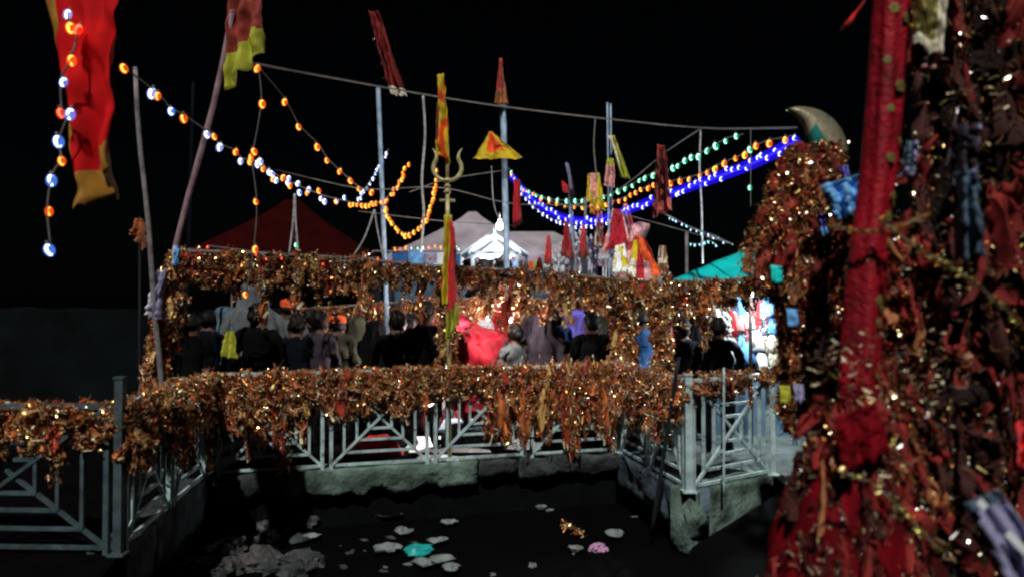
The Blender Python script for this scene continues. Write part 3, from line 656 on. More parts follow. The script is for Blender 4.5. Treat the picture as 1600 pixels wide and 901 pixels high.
for i, (x, y0, y1, w) in enumerate([(857, 368, 412, 11), (885, 346, 402, 16), (912, 352, 402, 12), (843, 402, 424, 12)]):
    flag('red_pennant', ['small red pennant furthest left beside the iron tridents', 'widest red pennant among the iron tridents', 'red pennant on the right among the iron tridents', 'dark red pennant low in front of the grey tent'][i],
         [(x - 2, y0, 11.8), (x + 2, y0, 11.8), (x + w*.7, y1, 11.7), (x - w*.6, y1, 11.8)], [['red_cloth', 'red_satin', 'red_cloth', 'maroon'][i], 'scarf_red'], .2, .05, group='red pennants by the tridents')
for lb_, c4, mm in [('red and white cloth strip left of the crimson flag', [(932, 330, 11.6), (940, 330, 11.6), (946, 384, 11.6), (930, 388, 11.6)], ['cream', 'red_cloth']), ('bright red pennant standing left of the wrapped idol', [(974, 318, 11.3), (980, 318, 11.3), (996, 372, 11.3), (972, 380, 11.3)], ['red_cloth', 'pinkish']),
    ('white cloth knotted low beside the wrapped idol', [(962, 384, 10.7), (976, 380, 10.7), (982, 424, 10.7), (956, 428, 10.7)], ['white', 'yellow']), ('yellow cloth tied among the iron tridents', [(924, 300, 11.7), (931, 300, 11.7), (940, 336, 11.7), (922, 334, 11.7)], ['yellow', 'red_cloth']),
    ('faint brown cloth right of the wrapped idol', [(1030, 384, 11.5), (1040, 384, 11.5), (1046, 430, 11.5), (1024, 430, 11.5)], ['scarf_brown', 'cream'])]:
    flag('shrine_flag', lb_, c4, mm, .2, .05, which='n', nu=8, nv=12)
flag('hung_cloth', 'pale lavender cloth draped over the leaning poles', [(246, 424, 7.1), (262, 420, 7.0), (250, 500, 7.0), (232, 492, 7.1)], ['lavender', 'white'], .2, .05, cat='cloth', which='l')
flag('hung_cloth', 'brown cloth on a thin stick in the dark left', [(214, 342, 7.6), (223, 342, 7.6), (228, 392, 7.6), (207, 366, 7.6)], ['scarf_rust', 'scarf_brown'], .2, .04, cat='cloth')
pole('cloth_stick', 'thin stick holding a brown cloth in the dark left', floor_below(P(221, 420, 7.65)), P(218, 340, 7.65), .012, 'darkpole')
flag('pale_cloth', 'small pale blue cloth knotted on the leaning pole', [(272, 384, 7.1), (279, 384, 7.1), (279, 414, 7.1), (270, 416, 7.1)], ['skyblue', 'white'], .3, .02, cat='cloth', which='l')
flag('green_cloth', 'pale green cloth end hanging over the left railing', [(357, 498, 7.5), (362, 498, 7.5), (366, 560, 7.4), (344, 556, 7.4)], ['lime', 'grey'], .3, .03, cat='cloth', which='t')

# ------------------------------------------------------------------ trident
tb = floor_below(P(703, 560, 8.0)); tr = thing('trident', 'tall brass trident with yellow and red cloths standing by the far railing', 'trident', tb)
hz = P(700, 282, 8.0).z; cx = P(699, 282, 8.0).x - tb.x
def prong(sg):
    k = .1667 * .95
    pts = [(cx, 0, hz), (cx + sg*.05, 0, hz + .005), (cx + sg*.105, 0, hz + .035), (cx + sg*.145, 0, hz + .10), (cx + sg*.14, 0, hz + .17), (cx + sg*.115, 0, hz + .23), (cx + sg*.125, 0, hz + .29), (cx + sg*.155, 0, hz + .335)]
    q = smooth_path([Vector(p) for p in pts], 26); return q, [.016 + .006 * math.sin(i / 25 * 3.1) - (.012 * max(0, i - 18) / 7) for i in range(26)]
for sg in (-1, 1):
    q, r = prong(sg); mb = MB(); mb.tube(q, r, 8); mb.build('prong', 'brass', tr)
mb = MB(); mb.tube([(cx, 0, hz - .02), (cx, 0, hz + .3), (cx, 0, hz + .55)], [.017, .02, .004], 8); mb.build('prong', 'brass', tr)
mb = MB(); mb.tube([(0, 0, 0), (cx, 0, hz)], .021, 10); mb.build('shaft', 'brass', tr)
mb = MB()
for dz, r in ((.0, .045), (-.06, .034), (-.12, .04)): mb.ball((cx, 0, hz + dz), r, sq=(1, 1, .6), nu=12)
mb.build('collar', 'brass', tr)
mb = MB(); mb.bar((cx - .08, 0, hz - .21), (cx + .08, 0, hz - .21), .025); mb.build('cross_piece', 'brass', tr)
flag('yellow_trident_flag', 'yellow and red flag tied to the middle prong of the trident', [(683, 118, 7.95), (694, 116, 7.9), (708, 258, 7.9), (684, 240, 7.95)], ['yellow', 'orange'], .25, .05, which='n', nfold=1.4)
flag('yellow_trident_flag', 'dull red cloth behind the yellow flag on the trident', [(684, 160, 8.04), (692, 160, 8.04), (700, 236, 8.02), (681, 236, 8.05)], ['scarf_red', 'yellow'], .2, .03)
flag('trident_cloth', 'long yellow cloth hanging down the trident shaft', [(695, 336, 7.9), (706, 336, 7.9), (704, 476, 7.88), (690, 478, 7.9)], ['yellow', 'lime'], .3, .05, which='lr', cat='cloth')
flag('trident_cloth', 'long red cloth with a lime hem hanging down the trident shaft', [(704, 340, 7.88), (712, 362, 7.86), (716, 508, 7.86), (700, 532, 7.9)], ['red_cloth', 'lime'], .22, .05, which='b', cat='cloth')

# ------------------------------------------------------------------ tents, stalls, background
def tent(name, label, apex, eave, w, d, roofm, valm, ridge=.0, drop=.28, polem='bamboo', rz=0):
    """apex, eave heights; pyramid or ridged roof centred at loc"""
    loc, za, ze = apex[0], apex[1], eave
    t = thing(name, label, 'tent', loc, rz); nx = 12
    cs = [(-w/2, -d/2), (w/2, -d/2), (w/2, d/2), (-w/2, d/2)]; rg = [(-ridge/2, 0), (ridge/2, 0)]
    tops = [(rg[0], rg[1]), (rg[1], rg[1]), (rg[1], rg[0]), (rg[0], rg[0])]
    for k in range(4):
        a, b_ = cs[k], cs[(k+1) % 4]; ta, tb_ = tops[k]; mb = MB(); V = []; Fs = []
        for i in range(nx + 1):
            v = i / nx
            for j in range(nx + 1):
                u = j / nx
                x = (a[0]*(1-u)+b_[0]*u)*v + (ta[0]*(1-u)+tb_[0]*u)*(1-v); y = (a[1]*(1-u)+b_[1]*u)*v + (ta[1]*(1-u)+tb_[1]*u)*(1-v)
                z = za + (ze-za)*(v**.85) - .10*math.sin(math.pi*u)*v + .05*noise.noise(Vector((x*1.5, y*1.5, k)))*math.sin(math.pi*v)*math.sin(math.pi*u)
                V.append((x, y, z))
        for i in range(nx):
            for j in range(nx): q = i*(nx+1)+j; Fs.append((q, q+nx+1, q+nx+2, q+1))
        mb.add(V, Fs); mb.build('roof_panel', roofm, t)
        mb = MB(); V = []; Fs = []
        for j in range(25):
            u = j / 24; x = a[0]*(1-u)+b_[0]*u; y = a[1]*(1-u)+b_[1]*u; z = ze - .10*math.sin(math.pi*u)
            V += [(x, y, z), (x*1.01 + .01*math.sin(j*2), y*1.01 + .01*math.sin(j*2), z - drop*(.8 + .2*math.sin(j*2.1)))]
        for j in range(24): Fs.append((2*j, 2*j+2, 2*j+3, 2*j+1))
        mb.add(V, Fs); mb.build('valance', valm, t)
    for x, y in cs:
        mb = MB(); mb.tube([(x*.98, y*.98, 0), (x*.98, y*.98, ze)], .035, 8); mb.build('pole', polem, t)
    return t
def gp(px, Y): return Vector(((px - 800) / FPX * Y, Y, 0))
def zz(py, Y): return P(800, py, Y).z
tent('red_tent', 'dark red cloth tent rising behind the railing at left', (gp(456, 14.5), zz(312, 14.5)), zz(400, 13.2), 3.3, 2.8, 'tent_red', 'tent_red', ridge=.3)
tent('grey_tent', 'big grey mauve tent roof behind the trident', (gp(738, 19), zz(331, 19)), zz(397, 17.4), 3.7, 3.2, 'tent_grey', 'tent_lilac', ridge=.2)
tent('grey_tent', 'low grey tent roof right of the white lit stall', (gp(830, 20.5), zz(362, 20.5)), zz(402, 19), 4.6, 4.0, 'tent_grey', 'tent_lilac', ridge=1.2)
# white-lit gabled stall
SY = 15.2; s0 = gp(774, SY); st = thing('lit_stall', 'small gabled stall glowing white inside, left of the tall middle pole', 'stall', s0)
W2, ZE, ZA, D = .42, zz(398, SY), zz(371, SY), 1.1
mb = MB(); mb.box((0, D/2, .95), (W2*2+.06, .04, 1.9+.6)); mb.build('back_wall', 'board', st, smooth=False)
for sg in (-1, 1):
    mb = MB(); mb.bar((sg*W2, -D/2, 0), (sg*W2, -D/2, ZE), .06); mb.build('post', 'tin', st, smooth=False)
    mb = MB(); mb.box((sg*(W2+.02), 0, ZE/2), (.03, D*.9, ZE)); mb.build('side_wall', 'board', st, smooth=False)
    mb = MB(); a = Vector((0, 0, ZA+.04)); e = Vector((sg*(W2+.22), 0, ZE-.06))
    mb.add([(a.x, -D/2-.15, a.z), (e.x, -D/2-.15, e.z), (e.x, D/2, e.z), (a.x, D/2, a.z), (a.x, -D/2-.15, a.z+.05), (e.x, -D/2-.15, e.z+.05), (e.x, D/2, e.z+.05), (a.x, D/2, a.z+.05)],
           [(0,1,2,3),(7,6,5,4),(0,4,5,1),(1,5,6,2),(2,6,7,3),(3,7,4,0)]); mb.build('roof_slope', 'tin', st, smooth=False)
mb = MB(); mb.bar((-W2-.05, -D/2, ZE), (W2+.05, -D/2, ZE), .06); mb.build('lintel', 'tin', st, smooth=False)
mb = MB(); mb.add([(-W2, D/2-.05, ZE), (W2, D/2-.05, ZE), (0, D/2-.05, ZA)], [(0, 1, 2)]); mb.build('gable', 'board', st, smooth=False)
mb = MB(); mb.box((0, -D/2+.1, .55), (W2*2-.1, .3, 1.1)); mb.build('counter', 'white', st, smooth=False)
mb = MB(); mb.tube([(-.3, .1, ZE-.05), (.3, .1, ZE-.05)], .025, 8); mb.build('tube_lamp', 'tube', st)
def point(name, p, power, col=(1, 1, 1), r=.06):
    l = bpy.data.lights.new(name, 'POINT'); l.energy = power; l.color = col; l.shadow_soft_size = r
    o = bpy.data.objects.new(name, l); COL.objects.link(o); o.location = p; return o
point('stall_lamp_light', s0 + Vector((0, -.05, ZE-.16)), 34, (.88, .96, 1))
def lamp_bulb(label, p, r, hang=.5, m='lamp'):
    t = thing('led_lamp', label, 'lamp', p); mb = MB(); mb.ball((0, 0, 0), r, nu=14, nv=10); mb.build('globe', m, t)
    mb = MB(); mb.tube([(0, 0, r*.8), (0, 0, r*1.7)], r*.5, 8); mb.build('socket', 'tin', t)
    if hang: mb = MB(); mb.tube([(0, 0, r*1.6), (0, 0, hang)], .008, 5); mb.build('flex', 'wire', t)
    return t
lp1 = P(781, 353, 14.0); lamp_bulb('round white lamp on the gable of the lit stall', lp1, .075, .25); point('gable_lamp_light', lp1 + Vector((0, -.2, .02)), 40, (.95, .97, 1))
pole('lamp_bracket', 'short bracket pole beside the lit stall', floor_below(P(773, 380, 14.2)), P(773, 357, 14.2), .03, 'tin')
# goods stall left of centre
gs = thing('goods_stall', 'dim stall with blue and white cloth goods under the grey tent', 'stall', gp(655, 16))
for i, (px, w, py0, py1, m) in enumerate([(625, .34, 394, 430, 'blue'), (650, .3, 392, 426, 'skyblue'), (672, .26, 396, 430, 'lavender'), (690, .24, 394, 430, 'white'), (712, .2, 396, 420, 'blue'), (722, .12, 396, 424, 'white')]):
    x = (px - 655) / FPX * 16; mb = MB(); z0, z1 = zz(py1, 16), zz(py0, 16)
    mb.loft([((x, .02*i, z1), w/2, .03), ((x, .02*i, (z0+z1)/2), w/2, .04), ((x, .02*i, z0), w/2, .05)], 14, fold=.15, nf=5, ph=i); mb.build('hung_goods', m, gs)
mb = MB(); mb.box((0, .3, zz(430, 16)/2), (2.0, .6, zz(430, 16))); mb.build('counter', 'slate', gs, smooth=False)
mb = MB(); mb.tube([(-1.0, .1, zz(392, 16)), (1.0, .1, zz(392, 16))], .02); mb.build('hanging_rail', 'bamboo', gs)
for sx in (-1, 1): mb = MB(); mb.tube([(sx, .1, 0), (sx, .1, zz(392, 16))], .02); mb.build('post', 'bamboo', gs)
gs = thing('goods_stall', 'small colourful stall right of the white lit stall', 'stall', gp(822, 15.5))
mb = MB(); mb.box((0, .3, zz(426, 15.5)/2), (1.0, .5, zz(426, 15.5))); mb.build('counter', 'slate', gs, smooth=False)
for i, (px, m) in enumerate([(806, 'blue'), (814, 'skyblue'), (822, 'cream'), (830, 'orange'), (838, 'lime'), (846, 'packet')]):
    mb = MB(); mb.box(((px - 822)/FPX*15.5, .12, zz(426, 15.5) + .12), (.09, .12, .22 + .05*(i % 3))); mb.build('packet', m, gs, smooth=False)
# teal tarpaulin
tp = thing('teal_tarpaulin', 'bright teal tarpaulin canopy sloping down at the right', 'canopy', gp(1130, 10.2)); c = [v - tp.location for v in A((1050, 436, 10), (1178, 384, 10.4), (1240, 392, 9.4), (1172, 444, 9.0))]
mb = MB(); V = []; Fs = []
for i in range(13):
    for j in range(13):
        u, v = j/12, i/12; p = c[0].lerp(c[1], u).lerp(c[3].lerp(c[2], u), v)
        V.append(p + Vector((0, 0, -.07*math.sin(math.pi*u)*math.sin(math.pi*v) + .025*noise.noise(p*3))))
for i in range(12):
    for j in range(12): q = i*13+j; Fs.append((q, q+1, q+14, q+13))
mb.add(V, Fs); o = mb.build('sheet', 'teal', tp); s = o.modifiers.new('thickness', 'SOLIDIFY'); s.thickness = .01
for q in c: mb = MB(); mb.tube([(q.x, q.y, 0), (q.x, q.y, q.z)], .022); mb.build('pole', 'bark', tp)

# iron tridents
def small_trident_mesh(seed):
    rs = random.Random(seed); mb = MB(); h = rs.uniform(1.3, 1.7); k = rs.uniform(.8, 1.2)
    mb.tube([(0, 0, 0), (0, 0, h)], .012, 5)
    mb.tube([(0, 0, h - .02), (0, 0, h + .16*k), (0, 0, h + .26*k)], [.018, .022, .003], 5)
    for sg in (-1, 1):
        mb.tube([(0, 0, h), (sg*.05*k, 0, h + .02), (sg*.075*k, 0, h + .09), (sg*.06*k, 0, h + .15*k), (sg*.08*k, 0, h + .22*k)], [.012, .014, .015, .012, .003], 5)
    return mb.mesh('iron_trident', 'iron')
TM = [small_trident_mesh(k) for k in range(6)]
al = thing('offering_mound', 'low stone plinth carrying the cluster of iron tridents', 'plinth', gp(920, 12.4))
mb = MB(); mb.box((0, 0, .85), (1.7, 1.0, 1.70)); mb.build('block', 'curb_dark', al, smooth=False)
mb = MB(); mb.box((0, 0, 1.73), (1.8, 1.1, .06)); mb.build('slab', 'curb_blue', al, smooth=False)
for i in range(90):
    x, y = U(-.62, .62), U(-.42, .42); o = link('iron_trident', random.choice(TM), None, al.location + Vector((x, y, 1.76)))
    s = U(.45, .72) * (1 - .35*abs(x)/.62); o.scale = (1.15, 1.15, s*.85); o.rotation_euler = (U(-.12, .12), U(-.14, .14) + x*.25, U(-1, 1))
    tag(o, 'grey iron trident ' + ('at the left end' if x < -.25 else 'in the middle' if x < .25 else 'at the right end') + (' of the front row' if y < -.14 else ' in the depth' if y < .14 else ' at the back') + ' of the offering cluster', 'trident', 'iron tridents on the plinth')
# cloth-wrapped idol
il = gp(995, 11.0); idl = thing('wrapped_idol', 'idol post wrapped in red, yellow and pink cloths by the tridents', 'idol', il)
z = lambda py: zz(py, 11.0)
mb = MB(); mb.tube([(0, 0, 0), (.02, 0, z(350))], .05, 8); mb.build('post', 'bamboo', idl)
mb = MB(); mb.loft([((.05, 0, z(347)), .03, .03), ((.06, 0, z(350)), .12, .10), ((.03, 0, z(358)), .15, .12), ((0, 0, z(370)), .11, .10), ((-.02, 0, z(378)), .10, .09)], 18, fold=.25, nf=5); mb.build('head_cloth', 'pinkish', idl)
mb = MB(); mb.loft([((0, 0, z(368)), .09, .09), ((.03, -.02, z(390)), .16, .12), ((.05, -.02, z(415)), .22, .15), ((.06, -.02, z(440)), .24, .16), ((.06, 0, z(475)), .22, .16)], 24, fold=.3, nf=6); mb.build('red_wrap', 'red_cloth', idl)
mb = MB(); mb.loft([((-.03, -.12, z(376)), .03, .03), ((-.05, -.15, z(395)), .06, .03), ((-.05, -.16, z(412)), .05, .03)], 12, fold=.3, nf=4); mb.build('yellow_wrap', 'yellow', idl)
mb = MB(); mb.loft([((.03, -.13, z(372)), .04, .03), ((.07, -.16, z(392)), .07, .03), ((.08, -.17, z(408)), .05, .03)], 12, fold=.3, nf=4); mb.build('orange_wrap', 'orange', idl)
for i, (dx, m) in enumerate([(-.2, 'pinkish'), (-.10, 'cream'), (.02, 'red_satin'), (.10, 'pinkish'), (.2, 'orange')]):
    mb = MB(); mb.loft([((dx*.6, -.14, z(392 + i % 2*10)), .03, .02), ((dx, -.2, z(415)), .06, .04), ((dx*1.2, -.22, z(436)), .07, .05), ((dx*1.2, -.2, z(460)), .07, .05)], 12, fold=.35, nf=4, ph=i); mb.build('offered_cloth', m, idl)
flag('hanging_flag', 'red and gold striped cloth standing behind the crimson flag', [(972, 330, 11.15), (979, 330, 11.15), (990, 395, 11.1), (980, 400, 11.15)], ['scarf_red', 'cream'], .25, .04, which='lr')

# ------------------------------------------------------------------ people
def person(label, loc, yaw, h=1.58, top='black', bottom='navy', pose=None, shawl=None, cap=None, hair='hair', bun=False, group='worshippers crowded behind the railing', sleeves=None, width=1.0):
    t = thing('person', label, 'person', loc, yaw, group)
    J = {'pel': (0, 0, .52, .095, .075), 'spi': (0, .0, .62, .085, .068), 'che': (0, .005, .72, .105, .075), 'nb': (0, 0, .815, .05, .05), 'nk': (0, .008, .855, .034, .036),
         'hd': (0, .018, .905, .050, .058), 'ht': (0, .012, .955, .050, .060), 'tp': (0, .006, .985, .030, .036), 'nose': (0, .085, .912, .009, .010), 'chin': (0, .055, .875, .020, .020)}
    for n, s in (('l', -1), ('r', 1)):
        J['sh'+n] = (s*.100, 0, .800, .042, .042); J['el'+n] = (s*.140, -.01, .640, .031, .031); J['wr'+n] = (s*.135, .055, .500, .020, .018)
        J['pa'+n] = (s*.130, .075, .462, .024, .012)
        for k in range(4): J[f'f{k}{n}'] = (s*(.118 + .009*k), .092, .430 + .004*abs(k-1.6), .0055, .0055)
        J['th'+n] = (s*.108, .088, .462, .0062, .0062)
        J['hi'+n] = (s*.055, 0, .485, .064, .066); J['kn'+n] = (s*.060, .012, .280, .042, .045); J['an'+n] = (s*.060, -.015, .050, .026, .028)
        J['to'+n] = (s*.068, .075, .018, .026, .017); J['ear'+n] = (s*.060, .010, .915, .010, .014)
    if pose: J.update(pose)
    E = [('pel','spi'),('spi','che'),('che','nb'),('nb','nk'),('nk','hd'),('hd','ht'),('ht','tp'),('hd','nose'),('hd','chin')]
    for n in 'lr':
        E += [('nb','sh'+n),('sh'+n,'el'+n),('el'+n,'wr'+n),('wr'+n,'pa'+n),('pa'+n,'th'+n),('pel','hi'+n),('hi'+n,'kn'+n),('kn'+n,'an'+n),('an'+n,'to'+n),('hd','ear'+n)]
        E += [('pa'+n, f'f{k}{n}') for k in range(4)]
    keys = list(J); idx = {k: i for i, k in enumerate(keys)}
    me = bpy.data.meshes.new('body'); me.from_pydata([(J[k][0]*h*width, J[k][1]*h, J[k][2]*h) for k in keys], [(idx[a], idx[b_]) for a, b_ in E], [])
    o = link('body', me, None); sm = o.modifiers.new('skin', 'SKIN'); ss = o.modifiers.new('sub', 'SUBSURF'); ss.levels = 2; ss.render_levels = 2
    for k in keys: sv = me.skin_vertices[0].data[idx[k]]; sv.radius = (J[k][3]*h*width, J[k][4]*h); sv.use_root = (k == 'pel')
    dg = bpy.context.evaluated_depsgraph_get(); m2 = bpy.data.meshes.new_from_object(o.evaluated_get(dg)); bpy.data.objects.remove(o)
    for x in (top, bottom, 'skin'): m2.materials.append(M[x])
    jp = {k: Vector((J[k][0]*h*width, J[k][1]*h, J[k][2]*h)) for k in keys}
    near = {k: (2 if k in ('nk','hd','ht','tp','nose','chin','earl','earr') or k[:2] in ('pa','th') or k[0] == 'f' else 1 if k[:2] in ('hi','kn','an') else 0) for k in keys}
    for k in ('tol', 'tor'): near[k] = 1
    sd_ = loc[0]*7.3
    for v in m2.vertices:                   # rumpled clothing
        if near[min(jp, key=lambda q: (jp[q] - v.co).length_squared)] < 2:
            v.co += noise.noise_vector(v.co*9 + Vector((sd_, 0, 0)))*.022*h + noise.noise_vector(v.co*22 + Vector((0, sd_, 0)))*.010*h
    for pg in m2.polygons:
        pg.use_smooth = True; c = pg.center; pg.material_index = near[min(jp, key=lambda q: (jp[q] - c).length_squared)]
    link('body', m2, t)
    hd, ht = jp['hd'], jp['ht']; ax = (jp['tp'] - jp['nk']).normalized(); q = UPZ.rotation_difference(ax).to_matrix().to_4x4()
    hc = hd.lerp(ht, .75)
    if hair:
        mb = MB(); tmp = MB(); tmp.ball((0, 0, 0), .072*h, nu=16, nv=12, sq=(.9, 1.05, 1.0), rough=.32, seed=loc[0])
        for v in tmp.v: v += noise.noise_vector(v*60/h + Vector((loc[0], 0, 0)))*.010*h
        for v in tmp.v:
            if v.y > .02*h and v.z < .022*h: v.y *= .42; v.x *= .8
        mx = Matrix.Translation(hc - Vector((0, .006*h, 0))) @ q; mb.add(tmp.v, tmp.f, 0, mx)
        if bun: mb.ball(hc + q.to_3x3() @ Vector((0, -.085*h, -.02*h)), .034*h, rough=.2)
        mb.build('hair', hair, t)
    for sx in (-1, 1):
        mb = MB(); mb.ball(hd + q.to_3x3() @ Vector((sx*.022*h, .062*h, .018*h)), .008*h, nu=8, nv=6); mb.build('eye', 'eye', t)
    if cap:
        mb = MB(); Rr = [((0, 0, .0), .070*h, .080*h), ((0, 0, .030*h), .072*h, .080*h), ((0, 0, .052*h), .062*h, .070*h), ((0, 0, .066*h), .02*h, .022*h)]
        mb.loft(Rr, 18, fold=.05); mx = Matrix.Translation(hc) @ q; mb.v = [mx @ v for v in mb.v]; crumple(mb, .016, 12, loc[0]); mb.build('headcloth', cap, t)
    if shawl:
        c = [(ht + ax*.045*h, .015*h, .015*h), (ht + ax*.030*h, .062*h, .068*h), (ht, .082*h, .09*h), (hd, .088*h, .088*h), (jp['nb'] + Vector((0, -.01, .02*h)), .095*h, .08*h),
             (jp['che'] + Vector((0, 0, .06*h)), .165*h*width, .105*h), (jp['che'], .185*h*width, .115*h), (jp['spi'], .19*h*width, .12*h), (jp['pel'], .19*h*width, .125*h)]
        mb = MB(); mb.loft(dense([(a_, b_*1.02, c_*1.02) for a_, b_, c_ in c], 4), 44, fold=.12, nf=9, ph=loc[0]*3, arc=(R(118), R(422))); crumple(mb, .022, 6, loc[0]); o = mb.build('shawl', shawl, t)
        s = o.modifiers.new('thickness', 'SOLIDIFY'); s.thickness = .006
    return t
def pf(px, Y): return gp(px, Y)
def HH(py, Y): return zz(py, Y)             # standing height whose crown shows at py
def stand(label, px, Y, crown, yaw=0.0, **k): return person(label, pf(px, Y), yaw, HH(crown, Y), **k)
stand('person in black at the far left inside the railing, facing away', 300, 8.5, 492, .3, top='black', bottom='black')
stand('person in dark clothes with a black hair bun seen from behind', 402, 8.4, 476, -.2, top='black', bottom='navy', bun=True, width=1.25)
stand('person under a pale grey blue shawl behind the hair bun', 395, 9.4, 440, .1, top='grey', bottom='navy', shawl='grey')
stand('person in a dark jacket below the orange headband', 463, 8.6, 494, .35, top='navy', bottom='black', width=1.2)
stand('person wearing a bright orange headband', 452, 9.8, 468, .1, top='grey', bottom='black', cap='orange')
stand('person in a mauve top beside the orange cap', 498, 8.7, 488, -.3, top='mauve', bottom='black', width=1.1)
stand('person in an olive grey jacket with a flat orange cap', 527, 9.0, 492, .2, top='olive', bottom='black', cap='orange', width=1.1)
stand('person in black, left one of the pair left of the trident', 622, 8.8, 488, .2, top='black', bottom='black', width=1.25)
stand('taller person in black right beside the trident', 664, 8.7, 474, -.15, top='black', bottom='black', width=1.2)
bow = {'pel': (0, -.10, .50, .10, .09), 'spi': (0, .02, .585, .09, .08), 'che': (0, .15, .61, .10, .085), 'nb': (0, .25, .60, .05, .05), 'nk': (0, .285, .585, .034, .036), 'hd': (0, .335, .565, .05, .058), 'ht': (0, .38, .55, .05, .058), 'tp': (0, .41, .535, .03, .036),
       'nose': (0, .345, .48, .009, .01), 'chin': (0, .31, .50, .02, .02), 'earl': (-.06, .345, .57, .01, .014), 'earr': (.06, .345, .57, .01, .014)}
for n, s in (('l', -1), ('r', 1)):
    bow.update({'sh'+n: (s*.10, .21, .60, .042, .042), 'el'+n: (s*.13, .25, .44, .031, .031), 'wr'+n: (s*.06, .33, .36, .02, .018), 'pa'+n: (s*.04, .36, .34, .022, .012), 'th'+n: (s*.02, .35, .35, .0062, .0062),
                'hi'+n: (s*.055, -.09, .47, .064, .066), 'kn'+n: (s*.06, .0, .27, .042, .045), 'an'+n: (s*.06, -.05, .05, .026, .028), 'to'+n: (s*.068, .04, .018, .026, .017)})
    for k in range(4): bow[f'f{k}{n}'] = (s*(.03 + .009*k), .385, .315, .0055, .0055)
def draped(p, rings, m, name='shawl', fold=.08, nf=7):
    mb = MB(); mb.loft(dense(rings), 64, fold=fold, nf=nf, ph=p.location.x); crumple(mb, .05, 7); o = mb.build(name, m, p); return o
stp = thing('stone_step', 'low stone step under the bowing person', 'step', pf(741, 9.0)); mb = MB(); mb.box((0, 0, .10), (.7, .8, .20)); mb.build('block', 'curb_dark', stp, smooth=False); mb = MB(); mb.box((0, 0, .215), (.76, .86, .03)); mb.build('slab', 'curb_blue', stp, smooth=False)
k1 = person('person in a crimson veil bowing low beside the trident', pf(741, 9.0) + Vector((0, 0, .23)), R(-20), 1.62, 'red_satin', 'red_cloth', bow)
h = 1.62
draped(k1, [((-.10*h, .20*h, .66*h), .03, .03), ((-.06*h, .16*h, .672*h), .07*h, .10*h), ((.0, .10*h, .655*h), .115*h, .20*h), ((.02*h, .09*h, .60*h), .15*h, .27*h), ((.03*h, .06*h, .50*h), .165*h, .28*h), ((.03*h, .02*h, .35*h), .15*h, .23*h), ((.02*h, 0, .12*h), .17*h, .24*h)], 'red_satin', fold=.08, nf=8)
mb = MB(); mb.loft([((-.13, .30, 1.16), .02, .02), ((-.12, .28, 1.12), .09, .08), ((-.16, .22, 1.02), .14, .12), ((-.20, .18, .85), .15, .14), ((-.22, .16, .6), .13, .14)], 20, fold=.2, nf=5); crumple(mb, .03, 6); mb.build('veil', 'red_cloth', k1)
stand('person in a red veil standing in the bright light', 722, 9.7, 492, 1.2, top='red_satin', bottom='red_cloth', shawl='red_satin', hair=None)
stand('person with a white headcloth in the bright light', 757, 10.2, 500, -.4, top='red_cloth', bottom='maroon', shawl='white', hair=None)
stand('person in a pale pink veil at the back of the bright light', 780, 10.3, 486, .3, top='pinkish', bottom='red_cloth', shawl='red_satin', hair=None)
stand('person with round black hair and a grey shirt right of the red veil', 806, 8.9, 508, .35, top='grey', bottom='black', width=1.1, bun=True)
stand('person wrapped in a mauve grey shawl', 850, 9.0, 488, -.2, top='mauve', bottom='black', shawl='mauve', hair=None)
stand('person in blue clothes beside the mauve shawl', 880, 9.1, 508, .2, top='blue', bottom='navy', shawl='blue', hair=None)
stand('person in a violet headscarf at the back', 898, 9.8, 482, .1, top='black', bottom='black', shawl='violet', hair=None)
stand('person in black left of the two close wrapped posts', 925, 8.9, 490, 0, top='black', bottom='black', width=1.2)
stand('person in a beige scarf behind the black clad one', 945, 9.8, 482, .3, top='olive', bottom='black', shawl='olive', hair=None)
stand('person in a blue jacket between the two close wrapped posts', 1001, 9.0, 484, .15, top='blue', bottom='navy', width=1.0)
stand('person in black right of the close wrapped posts', 1066, 8.7, 500, .2, top='black', bottom='black', width=1.2)
stand('person in dark clothes nearest the bright goods at right', 1122, 8.4, 498, -.4, top='navy', bottom='black', width=1.25)
for i, (px, Y, cr, m, lb) in enumerate([(757, 14.4, 407, 'navy', 'tiny person in dark blue at the left of the lit stall'), (771, 14.5, 409, 'blue', 'tiny person in blue in front of the lit stall'), (786, 13.8, 403, 'black', 'tiny person in black at the right of the lit stall'), (735, 15, 406, 'slate', 'tiny dim person left of the lit stall')]):
    person(lb, pf(px, Y) , .4*i, zz(cr, Y), top=m, bottom='black', group='people by the lit stall')

for px, Y, cr, tp_, sh, lb in [(325, 9.2, 486, 'navy', None, 'person in dark navy behind the black clad one at far left'), (352, 9.9, 478, 'black', 'slate', 'person in a slate shawl deep in the left of the crowd'), (428, 10.2, 480, 'mauve', 'black', 'person in a black shawl between the hair bun and the orange headband'),
        (484, 10.4, 484, 'black', None, 'bare headed person in black behind the mauve top'), (556, 9.6, 494, 'olive', 'olive', 'person in an olive shawl right of the flat orange cap'), (585, 9.3, 500, 'black', 'black', 'person in a black shawl left of the pair in black'), (642, 9.6, 492, 'navy', None, 'person squeezed in behind the pair in black'),
        (830, 9.9, 492, 'black', 'mauve', 'person in a dim mauve veil behind the mauve grey shawl'), (866, 10.2, 486, 'navy', None, 'dark haired person behind the blue clothes'), (912, 10.1, 486, 'black', 'black', 'person in a black veil behind the violet headscarf'), (962, 9.6, 494, 'black', None, 'person in black left of the blue jacket'),
        (1090, 9.2, 494, 'slate', 'black', 'person in a black veil behind the dark pair at right'), (1044, 9.4, 496, 'navy', None, 'person in navy just right of the wrapped posts')]:
    stand(lb, px, Y, cr, U(-.5, .5), top=tp_, bottom='black', shawl=sh, width=U(1.0, 1.25), hair=None if sh else 'hair')
